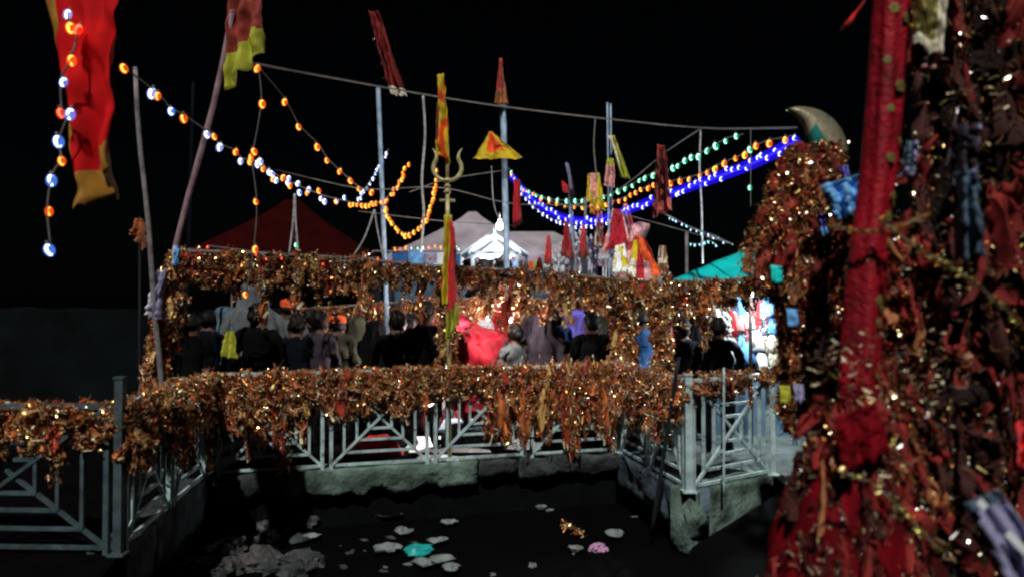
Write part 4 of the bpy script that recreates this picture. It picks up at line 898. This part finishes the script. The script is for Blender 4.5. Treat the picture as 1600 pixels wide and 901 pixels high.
# lamp and added lights in the enclosure and red altar cloths
lq = P(645, 500, 11.6); lamp_bulb('bright white lamp showing between the two people in black', lq, .10, .35)
point('enclosure_lamp_light', P(716, 548, 9.35), 230, (1, .90, .84))  # bare fill light, no fixture, added to brighten the floor sheets
lq = P(797, 499, 8.6); lamp_bulb('white lamp low over the red cloths right of the trident', lq, .032, .4); point('altar_lamp_light', lq + Vector((-.02, -.02, .075)), 27, (1, .92, .88))  # lamp added at a bright spot to light the bowing red figure
alt = thing('altar', 'low altar covered with red and tinsel cloths in the bright light', 'altar', gp(745, 10.9))
mb = MB(); mb.box((0, 0, .40), (1.5, .6, .80)); mb.build('block', 'red_cloth', alt, smooth=False)
mb = MB(); mb.loft([((0, 0, .86), .05, .02), ((0, 0, .87), .80, .33), ((0, 0, .60), .82, .36), ((0, 0, .25), .84, .38)], 40, fold=.05, nf=14); mb.build('cover_cloth', 'red_cloth', alt)
bd = thing('hung_drape', 'red satin drape hung behind the people in the bright light', 'cloth', gp(752, 11.25))  # backdrop added to make the red glow between the people
mb = MB(); V = []; Fs = []
for i in range(25):
    for j in range(61):
        u, v = j/60, i/24; V.append(((u-.5)*1.75, .05*math.sin(u*52) + .04*noise.noise(Vector((u*8, v*3, 1))), 1.62 - 1.55*v - .05*math.sin(u*math.pi*3)**2*(1-v)))
for i in range(24):
    for j in range(60): q = i*61+j; Fs.append((q, q+1, q+62, q+61))
mb.add(V, Fs); o = mb.build('drape', 'red_cloth', bd); sm_ = o.modifiers.new('thickness', 'SOLIDIFY'); sm_.thickness = .004
for sx in (-.9, .9): mb = MB(); mb.tube([(sx, .06, 0), (sx, .06, 1.68)], .02); mb.build('post', 'bamboo', bd)
mb = MB(); mb.tube([(-.92, .06, 1.64), (.92, .06, 1.64)], .015); mb.build('cross_bar', 'bamboo', bd)
lq = P(764, 497, 10.35); lamp_bulb('small white lamp hanging in front of the red drape', lq, .035, .4); point('backdrop_lamp_light', lq + Vector((0, -.02, -.09)), 48, (1, .93, .90))  # lamp added to brighten the red backdrop
sp = [(Vector((U(-.8, .8), U(-.38, -.2), U(.8, 1.15))), U(0, 6), U(.7, 1.2), U(.6, 1.2), U(-.3, .3), U(-.3, .3)) for _ in range(50)]
fill('tinsel_offering', VR, sp, ['scarf_red', 'orange', 'scarf_red', 'pinkish'], ['silver', 'palegold', 'gold'], alt)
# white sheets on the floor
def sheet(label, px, py, w, d, m='white', rz=0, hgt=.05, cat='cloth'):
    c = F(px, py); mb = MB(); V = []; Fs = []; n = 9
    for i in range(n+1):
        for j in range(n+1):
            u, v = j/n-.5, i/n-.5; p = Vector((u*w, v*d, 0)); r = max(abs(u), abs(v))*2
            V.append((p.x*(1+.12*noise.noise(p*3+c)), p.y*(1+.12*noise.noise(p*4+c)), .006 + hgt*(1-r**3)*(.6+.6*noise.noise(p*5+c))))
    for i in range(n):
        for j in range(n): q = i*(n+1)+j; Fs.append((q, q+1, q+n+2, q+n+1))
    mb.add(V, Fs); o = mb.build('floor_sheet' if cat == 'cloth' else 'bundle', m, None, c); o.rotation_euler.z = rz; return tag(o, label, cat)
sheet('bright white sheet on the floor behind the third railing panel', 705, 694, .9, 1.0)
sheet('white sheet on the floor just left of the trident', 664, 692, .36, .9)
sheet('round white sheet nearest the pool curb behind the railing', 684, 717, .45, .25)
sheet('long white sheet on the floor right of the trident', 790, 692, .8, .8)
sheet('white sheet further back in the red light', 770, 660, 1.3, 1.2)
sheet('crumpled red cloth heap behind the second railing panel', 590, 708, .55, .3, 'red_cloth', hgt=.28, cat='heap')
sheet('pale cloth on the floor right of the brightest railing panel', 1240, 664, .5, .4, 'grey', hgt=.02)
lq = P(672, 560, 9.6)
bx = thing('offering_table', 'white low table behind the railing in the bright light', 'table', F(690, 668))
mb = MB(); mb.box((0, 0, .62), (.5, .4, .04)); mb.build('top', 'white', bx, smooth=False)
for sx in (-1, 1):
    for sy in (-1, 1): mb = MB(); mb.bar((sx*.22, sy*.17, 0), (sx*.22, sy*.17, .60), .035); mb.build('leg', 'white', bx, smooth=False)
mb = MB(); mb.loft([((0, 0, .67), .02, .02), ((0, 0, .67), .26, .21), ((0, 0, .40), .28, .23), ((0, 0, .06), .31, .26)], 28, fold=.06, nf=9); mb.build('cover_cloth', 'white', bx)

# bright goods at right
rg = thing('bright_goods_stall', 'brightly lit pile of white, blue and red goods at the right', 'stall', gp(1166, 9.6))
mb = MB(); mb.box((0, .25, .4), (1.0, .6, .8)); mb.build('table', 'slate', rg, smooth=False)
zz9 = lambda py: zz(py, 9.6)
for i, (px, py0, py1, w, m) in enumerate([(1205, 456, 520, .22, 'skyblue'), (1188, 500, 545, .20, 'white'), (1208, 505, 548, .20, 'cream'), (1170, 520, 565, .20, 'skyblue'), (1150, 480, 520, .14, 'red_satin'), (1140, 475, 510, .08, 'red_cloth'), (1160, 470, 515, .12, 'pinkish'), (1176, 468, 512, .14, 'white'), (1196, 540, 575, .14, 'white'), (1148, 520, 565, .16, 'white'), (1160, 455, 490, .16, 'skyblue'), (1128, 470, 500, .10, 'cream'), (1136, 515, 560, .12, 'skyblue'), (1214, 520, 572, .16, 'cream')]):
    x = (px - 1178)/FPX*9.6; a, b_ = zz9(py0), zz9(py1); mb = MB()
    mb.loft([((x, -.1, a+.01), .01, .01), ((x, -.1, a), w*.35, .05), ((x, -.12, (a+b_)/2), w/2, .08), ((x+.02, -.13, b_), w*.55, .09), ((x+.02, -.1, b_-.02), .01, .01)], 16, fold=.25, nf=5, ph=i); mb.build('hung_goods', m, rg)
sp = [(Vector((U(-.42, .2), U(-.2, -.05), U(zz9(520), zz9(462)))), U(0, 6), U(.6, 1), U(.5, 1), U(-.4, .4), U(-.4, .4)) for _ in range(34)]
fill('tinsel_goods', VR, sp, ['pinkish', 'red_cloth', 'white', 'orange'], ['silver', 'palegold', 'silver'], rg)
mb = MB(); mb.tube([(-.5, .42, zz9(450)), (.5, .42, zz9(450))], .015); mb.build('hanging_rail', 'bark', rg)
for sx in (-.5, .5): mb = MB(); mb.tube([(sx, .42, 0), (sx, .42, zz9(450))], .02); mb.build('post', 'bark', rg)
lr = P(1176, 458, 9.0); lamp_bulb('white lamp over the brightly lit goods at right', lr, .04, .3); point('goods_lamp_light', lr + Vector((0, -.2, -.05)), 85, (.82, .94, 1))
flag('hung_cloth', 'bright orange pink scarf hung right of the close wrapped posts', [(1040, 492, 8.2), (1046, 492, 8.2), (1056, 542, 8.15), (1038, 540, 8.2)], ['orange', 'pinkish'], .3, .04, cat='cloth', which='n')

# ------------------------------------------------------------------ rubbish in the pool
def on_water(px, py):
    d = P(px, py, 1.0) - Vector((0, 0, CAM_Z)); tt = (WZ - CAM_Z) / d.z; return Vector((d.x*tt, d.y*tt, WZ))
for i, (px, py, w) in enumerate([(640, 786, .10), (605, 808, .26), (630, 836, .18), (606, 863, .22), (702, 821, .16), (683, 851, .17), (757, 778, .13), (962, 840, .18), (900, 863, .11), (846, 797, .11), (665, 886, .20), (690, 880, .18), (482, 845, .18), (705, 893, .16), (817, 790, .07)]):
    c = on_water(px, py); mb = MB(); n = 14; V = [(0, 0, .012)]; Fs = []
    for r_, zr in ((.5, .010), (.85, .02), (1, .05)):
        for k in range(n):
            th = 6.283*k/n; q = w/2*r_*(1 + .55*noise.noise(Vector((math.cos(th)*1.8, math.sin(th)*1.5, i*3.1)))); V.append((math.cos(th)*q, math.sin(th)*q*1.25, zr + .015*noise.noise(Vector((k*.9, i, r_*3)))))
    for k in range(n): Fs.append((0, 1+k, 1+(k+1) % n))
    for rr in range(2):
        for k in range(n): a = 1+rr*n; Fs.append((a+k, a+n+k, a+n+(k+1) % n, a+(k+1) % n))
    mb.add(V, Fs); o = mb.build('leaf_plate', 'leaf_plate', None, c); o.rotation_euler.z = U(0, 6)
    tag(o, 'pale crumpled leaf plate floating on the black pool', 'leaf plate', 'leaf plates floating in the pool')
for i in range(26):
    c = on_water(U(500, 1000), U(765, 905)); mb = MB(); mb.ball((0, 0, .004), U(.015, .045), nu=7, nv=5, sq=(1.3, .8, .3), rough=.9, seed=i*2.3)
    o = mb.build('litter_scrap', random.choice(['leaf_plate', 'stone', 'curb_dark', 'stone']), None, c); o.rotation_euler.z = U(0, 6); tag(o, 'tiny grey scrap of litter on the black pool', 'litter', 'litter scraps in the pool')
c = on_water(654, 867); mb = MB(); mb.ball((0, 0, .04), .13, nu=16, nv=10, sq=(1.1, .75, .38), rough=.5, seed=2); o = mb.build('plastic_packet', 'packet', None, c); o.rotation_euler = (0, 0, .5)
tag(o, 'crumpled teal plastic packet floating on the pool', 'packet')
c = on_water(935, 860); t = thing('flower_ball', 'pale pink flower offering floating on the pool', 'flowers', c); mb = MB()
for k in range(40):
    th, ph = U(0, 6.28), U(0, 1.5); d = Vector((math.cos(th)*math.sin(ph), math.sin(th)*math.sin(ph), math.cos(ph)*.8)); mb.ball(d*.075, .022, nu=5, nv=4, sq=(1, 1, .6))
mb.build('petals', 'petal', t); mb = MB(); mb.ball((0, 0, .01), .07, sq=(1, 1, .5)); mb.build('heart', 'petal', t)
o = place_scarf(VR, on_water(912, 838) + Vector((0, 0, .05)), .8, 1.0, .6, 'brown tinsel scrap floating by the pink flowers', 'scarf scrap in the pool', (1.45, .5))
rk = []
for i in range(34):
    rk.append((U(310, 480), U(862, 905), U(.07, .15)) if i < 16 else (U(395, 480), U(808, 850), U(.05, .11)) if i < 28 else (U(250, 330), U(870, 900), U(.06, .12)))
for i, (px, py, r) in enumerate(rk):
    c = on_water(px, py); mb = MB(); mb.ball((0, 0, r*.25), r, nu=12, nv=8, sq=(U(.8, 1.3), U(.8, 1.2), U(.45, .7)), rough=.7, seed=i*1.7)
    o = mb.build('rubble_stone', random.choice(['stone', 'stone', 'curb_dark']), None, c, smooth=False); o.rotation_euler.z = U(0, 6)
    tag(o, ('grey rubble lump in the nearest left heap of the pool' if py > 860 and px > 335 else 'grey rubble lump by the left pool wall' if px < 335 else 'grey rubble lump in the rear left heap of the pool'), 'stone', 'rubble in the left pool corner')
c = on_water(484, 783); mb = MB(); mb.ball((0, 0, .16), .11, nu=12, nv=9, rough=.7, seed=9, sq=(1.2, .8, .8)); tag(mb.build('broken_concrete', 'curb', None, c, smooth=False), 'pale broken lump of concrete below the green curb', 'stone')

# ------------------------------------------------------------------ right foreground: crescent bundle, red pole, votive tree
BY = 4.3; ba = gp(1272, BY)
bp2 = thing('bundle_pole', 'pole thickly hung with tinsel scarves under a brass crescent', 'pole', ba)
mb = MB(); mb.tube([(0, 0, 0), (0, 0, zz(225, BY))], .035, 10); mb.build('shaft', 'bark', bp2)
# crescent blade
cc = P(1258, 243, BY) - ba; mb = MB(); n = 26
outer, inner = [], []
prof = [(1229, 171, 1229, 172), (1242, 167, 1238, 178), (1258, 167, 1250, 190), (1274, 170, 1258, 206), (1290, 177, 1260, 222), (1304, 188, 1262, 236), (1316, 204, 1268, 246), (1323, 222, 1280, 252), (1325, 238, 1295, 254), (1320, 250, 1308, 254)]
oo = smooth_path([P(a, b_, BY) - ba for a, b_, _, _ in prof], n); ii = smooth_path([P(c_, d_, BY) - ba for _, _, c_, d_ in prof], n)
V = []; Fs = []; mi = []
for a, b_ in zip(oo, ii):
    m_ = a.lerp(b_, .5); V += [a, m_ + Vector((0, -.028, 0)), b_, m_ + Vector((0, .028, 0))]
for i in range(n-1):
    for k in range(4):
        Fs.append((4*i+k, 4*i+(k+1) % 4, 4*i+4+(k+1) % 4, 4*i+4+k)); mi.append(1 if 9 < i < 20 and k in (1,) else 0)
Fs += [(3, 2, 1, 0), (4*n-4, 4*n-3, 4*n-2, 4*n-1)]; mi += [0, 0]
mb.add(V, Fs, mi); mb.build('crescent_blade', ['blade', 'blade_teal'], bp2)
GB = 'scarves on the crescent bundle pole'
def bund(k):                                # profile of the bundle: half width (m) against height fraction
    return [.10, .25, .32, .26, .18, .12, .11, .13][min(7, int(k*8))]
zt_, zb_ = zz(240, BY), zz(640, BY)
for i in range(48):
    k = (i + rnd()) / 48; th = U(math.pi*.9, math.pi*2.1); r_ = bund(k) * U(.75, 1.0)
    place_scarf(VB, ba + Vector((math.cos(th)*r_ - .02*k + (.13*k**.5 if math.cos(th) > 0 else 0), math.sin(th)*r_*.7, zt_ + (zb_-zt_)*k + .05)), th + math.pi/2 + U(-.5, .5), U(.9, 1.5), U(.8, 1.3), 'SIZE COLOUR tinsel scarf in the crescent bundle, ' + ('just under the crescent' if k < .2 else 'at its upper half' if k < .5 else 'at its lower half' if k < .8 else 'at its foot'), GB, (U(-.15, .15), U(-.25, .25)))
sp = []
for i in range(280):
    k = rnd(); th = U(math.pi*.8, math.pi*2.2); r_ = bund(k) * U(.5, 1.02)
    sp.append((Vector((math.cos(th)*r_ - .02*k + (.13*k**.5 if math.cos(th) > 0 else 0), math.sin(th)*r_*.7, zt_ + (zb_-zt_)*k + .06)), th + math.pi/2 + U(-1, 1), U(.6, 1.2), U(.5, 1), U(-.3, .3), U(-.5, .5)))
fill('scarf_mass', VB, sp, ['scarf_maroon', 'scarf_deep', 'scarf_red', 'scarf_brown'], ['copper', 'rust', 'tan', 'palegold', 'copper', 'gold'], bp2)
flag('blue_cloth', 'shiny sky blue plastic cloth poking out of the bundle', [(1282, 290, 3.9), (1344, 272, 3.82), (1348, 330, 3.82), (1308, 352, 3.9)], ['skyblue', 'slate'], .1, .03, cat='cloth', nfold=2.3)
flag('blue_cloth', 'small violet blue ribbon above the sky blue cloth', [(1311, 262, 4.0), (1324, 258, 4.0), (1336, 296, 3.98), (1324, 300, 4.0)], ['violet', 'skyblue'], .15, .02, cat='cloth')
flag('blue_cloth', 'small blue ribbon below the sky blue cloth', [(1278, 335, 4.0), (1294, 332, 4.0), (1296, 366, 3.98), (1284, 368, 4.0)], ['violet', 'skyblue'], .3, .02, cat='cloth')
flag('lavender_cloth', 'dull lavender cloth hanging at the foot of the bundle', [(1282, 522, 3.9), (1306, 518, 3.9), (1308, 570, 3.88), (1279, 572, 3.9)], ['lavender', 'mauve'], .2, .03, cat='cloth')
for i, (px, py, m) in enumerate([(1213, 428, 'teal'), (1226, 615, 'lime'), (1248, 612, 'lavender'), (1238, 495, 'skyblue')]):
    flag('cloth_scrap', ['teal scrap of cloth on the left side of the bundle', 'yellow scrap of cloth right of the brightest railing', 'lavender scrap of cloth right of the brightest railing', 'sky blue scrap of cloth low on the bundle'][i],
         [(px - 9, py - 14, 4.02), (px + 8, py - 12, 4.0), (px + 10, py + 14, 4.0), (px - 7, py + 15, 4.02)], [m, m], .1, .02, cat='cloth', nu=5, nv=6)

# red wrapped pole
rp = thing('red_pole', 'thick pole wrapped in crimson satin with gold flower motifs', 'pole', P(1318, 1000, 3.0))
base = rp.location.copy(); ptop = P(1398, -60, 3.0)
base_g = Vector((base.x - .02, base.y, 0)); rp.location = base_g
pts = smooth_path([Vector(), P(1335, 720, 3.0) - base_g, P(1352, 450, 3.0) - base_g, P(1378, 220, 3.0) - base_g, P(1398, -80, 3.0) - base_g], 40)
mb = MB(); o_ = len(mb.v)
nk = 26
for i, p in enumerate(pts):
    for k in range(nk):
        th = 6.283*k/nk; q = .060*(1 + .15*math.sin(th*4 + i*.10) + .05*math.sin(th*9 + i*.3) + .06*noise.noise(Vector((math.cos(th)*2, math.sin(th)*2, i*.18)))) * (1.12 if i < 22 else 1)
        mb.v.append(p + Vector((math.cos(th)*q, math.sin(th)*q, 0)))
for i in range(len(pts)-1):
    for k in range(nk): k2 = (k+1) % nk; mb.f.append((i*nk+k, i*nk+k2, (i+1)*nk+k2, (i+1)*nk+k)); mb.m.append(1 if k % nk in (0, 1, 2) else 0)  # faces on the right banded darker, shading put into the wrap colour
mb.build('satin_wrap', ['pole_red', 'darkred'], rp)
fm = MB()
for k in range(6):
    th = 6.283*k/6; fm.ball((math.cos(th)*.012, math.sin(th)*.012, 0), .010, nu=6, nv=4, sq=(1, 1, .3))
fm.ball((0, 0, .002), .008, nu=6, nv=4, sq=(1, 1, .4)); FMESH = fm.mesh('flower_motif', 'fbrass')
for i in range(26):
    p = pts[3 + int(i*1.4) % 36]; th = U(math.pi*1.05, math.pi*1.95); o = link('flower_motif', FMESH, rp, p + Vector((math.cos(th)*.066, math.sin(th)*.066, U(-.03, .03))))
    o.rotation_euler = Vector((math.cos(th), math.sin(th), 0)).to_track_quat('Z', 'Y').to_euler(); s_ = U(.7, 1.25); o.scale = (s_,)*3
# heavy dark red drape at its foot
rd = thing('red_drape', 'heavy dark red cloth heaped round the foot of the crimson pole', 'cloth', Vector((base_g.x + .02, 2.95, 0)))
mb = MB(); mb.loft([((.05, .05, zz(650, 2.95)), .06, .06), ((.03, 0, zz(680, 2.95)), .12, .12), ((.0, 0, zz(760, 2.95)), .20, .18), ((-.02, 0, zz(840, 2.95)), .24, .22), ((-.02, 0, zz(920, 2.95)), .27, .24), ((0, 0, .1), .34, .32), ((0, 0, .005), .4, .36)], 40, fold=.12, nf=9); mb.v = [v + noise.noise_vector(v*6)*.035 for v in mb.v]; mb.build('drape', 'patch_red', rd)
# votive tree
TY = 3.25; tb2 = gp(1530, TY); vt = thing('votive_tree', 'dark tree trunk buried under votive scarves at the right edge', 'tree', tb2)
mb = MB(); tp_ = smooth_path([Vector((0, 0, 0)), Vector((.02, .03, 1.0)), Vector((-.05, .05, 1.9)), Vector((.05, .1, 3.3)), Vector((0, .2, 4.4))], 24)
o_ = 0
for i, p in enumerate(tp_):
    for k in range(18):
        th = 6.283*k/18; q = (.24 - .10*i/23 + .12*max(0, 1 - i/4)) * (1 + .16*noise.noise(Vector((math.cos(th)*1.5, math.sin(th)*1.5, i*.3))))
        mb.v.append(p + Vector((math.cos(th)*q, math.sin(th)*q, 0)))
for i in range(23):
    for k in range(18): k2 = (k+1) % 18; mb.f.append((i*18+k, i*18+k2, (i+1)*18+k2, (i+1)*18+k)); mb.m.append(0)
mb.build('trunk', 'bark', vt)
limbs = [[(0, .05, 2.2), (.3, -.2, 2.6), (.6, -.3, 3.1)], [(0, 0, 1.5), (-.15, .05, 1.62), (-.32, .10, 1.68)], [(0, 0, 2.6), (-.12, .02, 2.9), (-.26, .1, 3.4)], [(0, 0, 1.2), (-.2, -.25, 1.25), (-.42, -.34, 1.22)], [(.02, 0, .85), (-.2, -.25, .88), (-.45, -.36, .86)], [(.02, 0, .5), (-.2, -.3, .55), (-.42, -.42, .5)]]
for lb in limbs:
    q = smooth_path([Vector(p) for p in lb], 12); mb = MB(); mb.tube(q, [.07 - .05*i/11 for i in range(12)], 8); mb.build('limb', 'bark', vt)
GT = 'scarves hung over the votive tree'
spots = []
for i in range(64):
    if i % 3: th = U(math.pi*1.0, math.pi*2.0); z_ = U(.35, 3.1); p = Vector((math.cos(th)*.27, math.sin(th)*.30, z_))
    else: lb = smooth_path([Vector(p) for p in random.choice(limbs)], 12); p = random.choice(lb[2:]) + Vector((0, -.05, 0))
    spots.append(p)
for p in spots:
    place_scarf(VT, tb2 + p, U(-.8, .8), U(.7, 1.3), U(.7, 1.3), 'SIZE COLOUR scarf with silver glints ' + ('low on the votive tree' if p.z < 1.0 else 'at mid height on the votive tree' if p.z < 2.0 else 'high on the votive tree'), GT, (U(-.2, .1), U(-.35, .35)))
sp = []
for i in range(150):
    if i % 2: th = U(math.pi*1.0, math.pi*2.0); p = Vector((math.cos(th)*.26, math.sin(th)*.28, U(.3, 3.2)))
    else: lb = smooth_path([Vector(p) for p in random.choice(limbs)], 12); p = random.choice(lb[1:]) + Vector((0, -.03, U(-.25, 0)))
    sp.append((p, U(0, 6), U(.5, 1.1), U(.4, 1), U(-.3, .3), U(-.6, .6)))
fill('scarf_mass', VT, sp, ['scarf_deep', 'scarf_dark', 'scarf_maroon', 'scarf_dark'], ['copper', 'silver', 'dulltan', 'palegold', 'gold'], vt)
# scarves round the crimson pole foot
for i in range(16):
    k = rnd(); p = pts[int(5 + 9*k)] + base_g + Vector((U(-.14, .2), U(-.16, -.06), 0))
    place_scarf(VT, p, U(-.8, .8), U(.6, 1.0), U(.5, .9), 'SIZE COLOUR scarf with gold glints round the crimson pole, ' + ('low down' if k < .4 else 'halfway up'), 'scarves on the crimson pole', (U(-.2, .1), U(-.3, .3)))
sp = []
for i in range(330):
    k = rnd(); p = pts[int(1 + (13 if i < 220 else 24)*k)] + (Vector((U(-.22, .2), U(-.2, -.02), 0)) if i < 220 else Vector((U(.05, .32), U(0, .16), 0))); sp.append((p, U(0, 6), U(.3, .7), U(.25, .6), U(-.4, .4), U(-.6, .6)))
fill('scarf_mass', VT, sp, ['scarf_deep', 'scarf_maroon', 'scarf_deep', 'scarf_brown'], ['copper', 'silver', 'gold', 'palegold', 'dulltan', 'copper'], rp)
sp = []
for i in range(70):
    th = U(math.pi, 2*math.pi); k = rnd(); q = .16 + .16*k; sp.append((Vector((math.cos(th)*q - .02, math.sin(th)*q, 1.15 - .75*k)), th + 1.57, U(.25, .6), U(.3, .7), U(-.2, .2), U(-.5, .5)))
fill('scarf_scraps', VT, sp, ['darkred', 'scarf_dark', 'scarf_deep', 'darkred'], ['dulltan', 'silver', 'dulltan', 'palegold', 'straw'], rd)
glit = ['silver', 'palegold', 'dulltan', 'silver', 'limefoil', 'straw', 'dulltan']
def glitter(parent, centres, nmax=10):
  mb = MB()
  for c in centres:
    for _ in range(random.randint(2, nmax)):
        p = c + Vector((random.gauss(0, .022), random.gauss(0, .02), random.gauss(0, .03))); d = Vector((random.gauss(0, 1), random.gauss(0, 1), random.gauss(0, 1))).normalized(); w_ = d.orthogonal().normalized()*U(.0015, .005); l = U(.012, .040)
        mb.add([p - w_, p + w_, p + d*l + w_*.6, p + d*l - w_*.6], [(0, 1, 2, 3)], random.randrange(7))
  kind(mb.build('tinsel_glitter', glit, parent, smooth=False), 'stuff')
cs_ = []
for _ in range(320):
    th = U(math.pi*1.0, math.pi*2.0); z_ = U(.1, 3.0); q = U(.27, .46 if z_ < 1.7 else .34); cs_.append(Vector((math.cos(th)*q*1.15 - .05*(z_ < 1.7), math.sin(th)*q, z_)))
glitter(vt, cs_)
glitter(rp, [pts[int(U(1, 16))] + Vector((U(-.26, .30), U(-.24, -.05), U(-.05, .1))) for _ in range(190)])
glitter(bp2, [Vector((math.cos(th)*bund(k)*1.02, -abs(math.sin(th))*bund(k)*.8, zt_ + (zb_-zt_)*k)) for k, th in [(rnd(), U(0, 6.28)) for _ in range(240)]], 6)
for fl_, y_, n_ in SEQ: glitter(fl_, [Vector((U(.03, .16) + .14*k, U(-.05, -.02), -1.0*y_*k)) for k in [U(.25, .8) for _ in range(n_)]], 4)
# tinsel ropes
def tinsel_rope(label, pts, foils, n=420, r=.025):
    q = smooth_path(A(*pts), 50); t = thing('tinsel_rope', label, 'tinsel rope', q[0]); mb = MB(); mb.tube(rel(t, q), .004, 5); mb.build('core', 'wire', t); mb = MB(); fi = 0
    for i in range(n):
        p = along(q, rnd())[0] - t.location; d = Vector((random.gauss(0, 1), random.gauss(0, 1), random.gauss(0, 1))).normalized(); w = d.orthogonal().normalized()*.003; l = U(.4, 1)*r
        mb.add([p - w, p + w, p + d*l + w, p + d*l - w], [(0, 1, 2, 3)], i % len(foils))
    kind(mb.build('tinsel', foils, t), 'stuff'); return t
tinsel_rope('olive gold tinsel rope slanting from the crimson pole to the right edge', [(1372, 340, 2.85), (1430, 385, 2.75), (1520, 440, 2.7), (1610, 520, 2.7)], ['limefoil', 'gold', 'limefoil', 'copper'])
tinsel_rope('olive tinsel rope crossing the crimson pole', [(1296, 352, 3.0), (1350, 362, 2.88), (1400, 355, 2.85), (1450, 335, 2.9)], ['limefoil', 'copper', 'gold'], 260)
tinsel_rope('yellow tinsel strand low at the right', [(1310, 735, 2.6), (1370, 760, 2.55), (1440, 830, 2.5), (1470, 860, 2.5)], ['limefoil', 'gold'], 160)
for lb_, c4 in [('bright crimson cloth patch below the crimson pole', [(1306, 652, 2.72), (1366, 628, 2.74), (1392, 700, 2.7), (1316, 742, 2.7)])]:
    flag('crimson_patch', lb_, c4, ['patch_red', 'patch_red'], .15, .022, cat='cloth', which='b', ragged=.10, nfold=1.7)
# loose cloths on the tree
flag('hung_cloth', 'dull gold striped cloth hanging at the top right', [(1428, -30, 2.9), (1484, -30, 2.85), (1472, 84, 2.85), (1426, 74, 2.9)], ['fbrass', 'cream'], .2, .03, cat='cloth', nfold=1)
flag('hung_cloth', 'dusky pink cloth below the gold striped one', [(1424, 70, 2.95), (1470, 70, 2.9), (1462, 106, 2.9), (1424, 112, 2.95)], ['mauve', 'pinkish'], .1, .02, cat='cloth')
flag('hung_cloth', 'slate blue cloth hanging on the votive tree', [(1490, 270, 2.75), (1530, 268, 2.7), (1540, 398, 2.7), (1500, 408, 2.75)], ['slate', 'slate'], .1, .05, cat='cloth')
flag('hung_cloth', 'dusky mauve cloth beside the slate blue one', [(1486, 195, 2.78), (1535, 192, 2.72), (1532, 275, 2.72), (1488, 280, 2.78)], ['mauve', 'lavender'], .1, .05, cat='cloth')
flag('hung_cloth', 'faint slate cloth scrap next to the crimson pole', [(1415, 222, 2.9), (1434, 222, 2.88), (1432, 275, 2.88), (1406, 278, 2.9)], ['slate', 'lavender'], .2, .03, cat='cloth')
flag('hung_cloth', 'red cloth tip waving at the top, left of the crimson pole', [(1345, 8, 3.1), (1362, -10, 3.1), (1325, 45, 3.1), (1311, 50, 3.1)], ['red_cloth', 'darkred'], .2, .02, cat='cloth', nu=6, nv=8)
flag('hung_cloth', 'dark red cloth at the right edge', [(1585, 660, 2.6), (1640, 650, 2.6), (1640, 745, 2.6), (1590, 740, 2.6)], ['red_cloth', 'darkred'], .1, .03, cat='cloth')
pb_ = flag('plastic_bag_strip', 'pale blue plastic strip with white labels low at the right edge', [(1506, 785, 2.3), (1560, 762, 2.28), (1650, 890, 2.28), (1590, 940, 2.3)], ['lavender', 'slate'], .12, .02, cat='plastic strip', which='t')
for u0, (px, py, L_) in enumerate([(1530, 782, .028), (1575, 832, .075)]):
    mb = MB(); a_ = P(px, py, 2.24) - pb_.location; d_ = (P(px + 60, py + 62, 2.24) - P(px, py, 2.24)).normalized(); n_ = d_.cross(Vector((0, 1, 0))).normalized()*.011
    mb.add([a_ - n_, a_ + n_, a_ + d_*L_ + n_, a_ + d_*L_ - n_, a_ - n_ + Vector((0, .004, 0)), a_ + n_ + Vector((0, .004, 0)), a_ + d_*L_ + n_ + Vector((0, .004, 0)), a_ + d_*L_ - n_ + Vector((0, .004, 0))], [(0,1,2,3),(7,6,5,4),(0,4,5,1),(1,5,6,2),(2,6,7,3),(3,7,4,0)])
    mb.build('label', 'board', pb_, smooth=False)
pole('thin_chain', 'thin dark chain hanging at the right of the crimson pole', P(1480, 260, 2.8), P(1496, 170, 2.8), .006, 'silver')
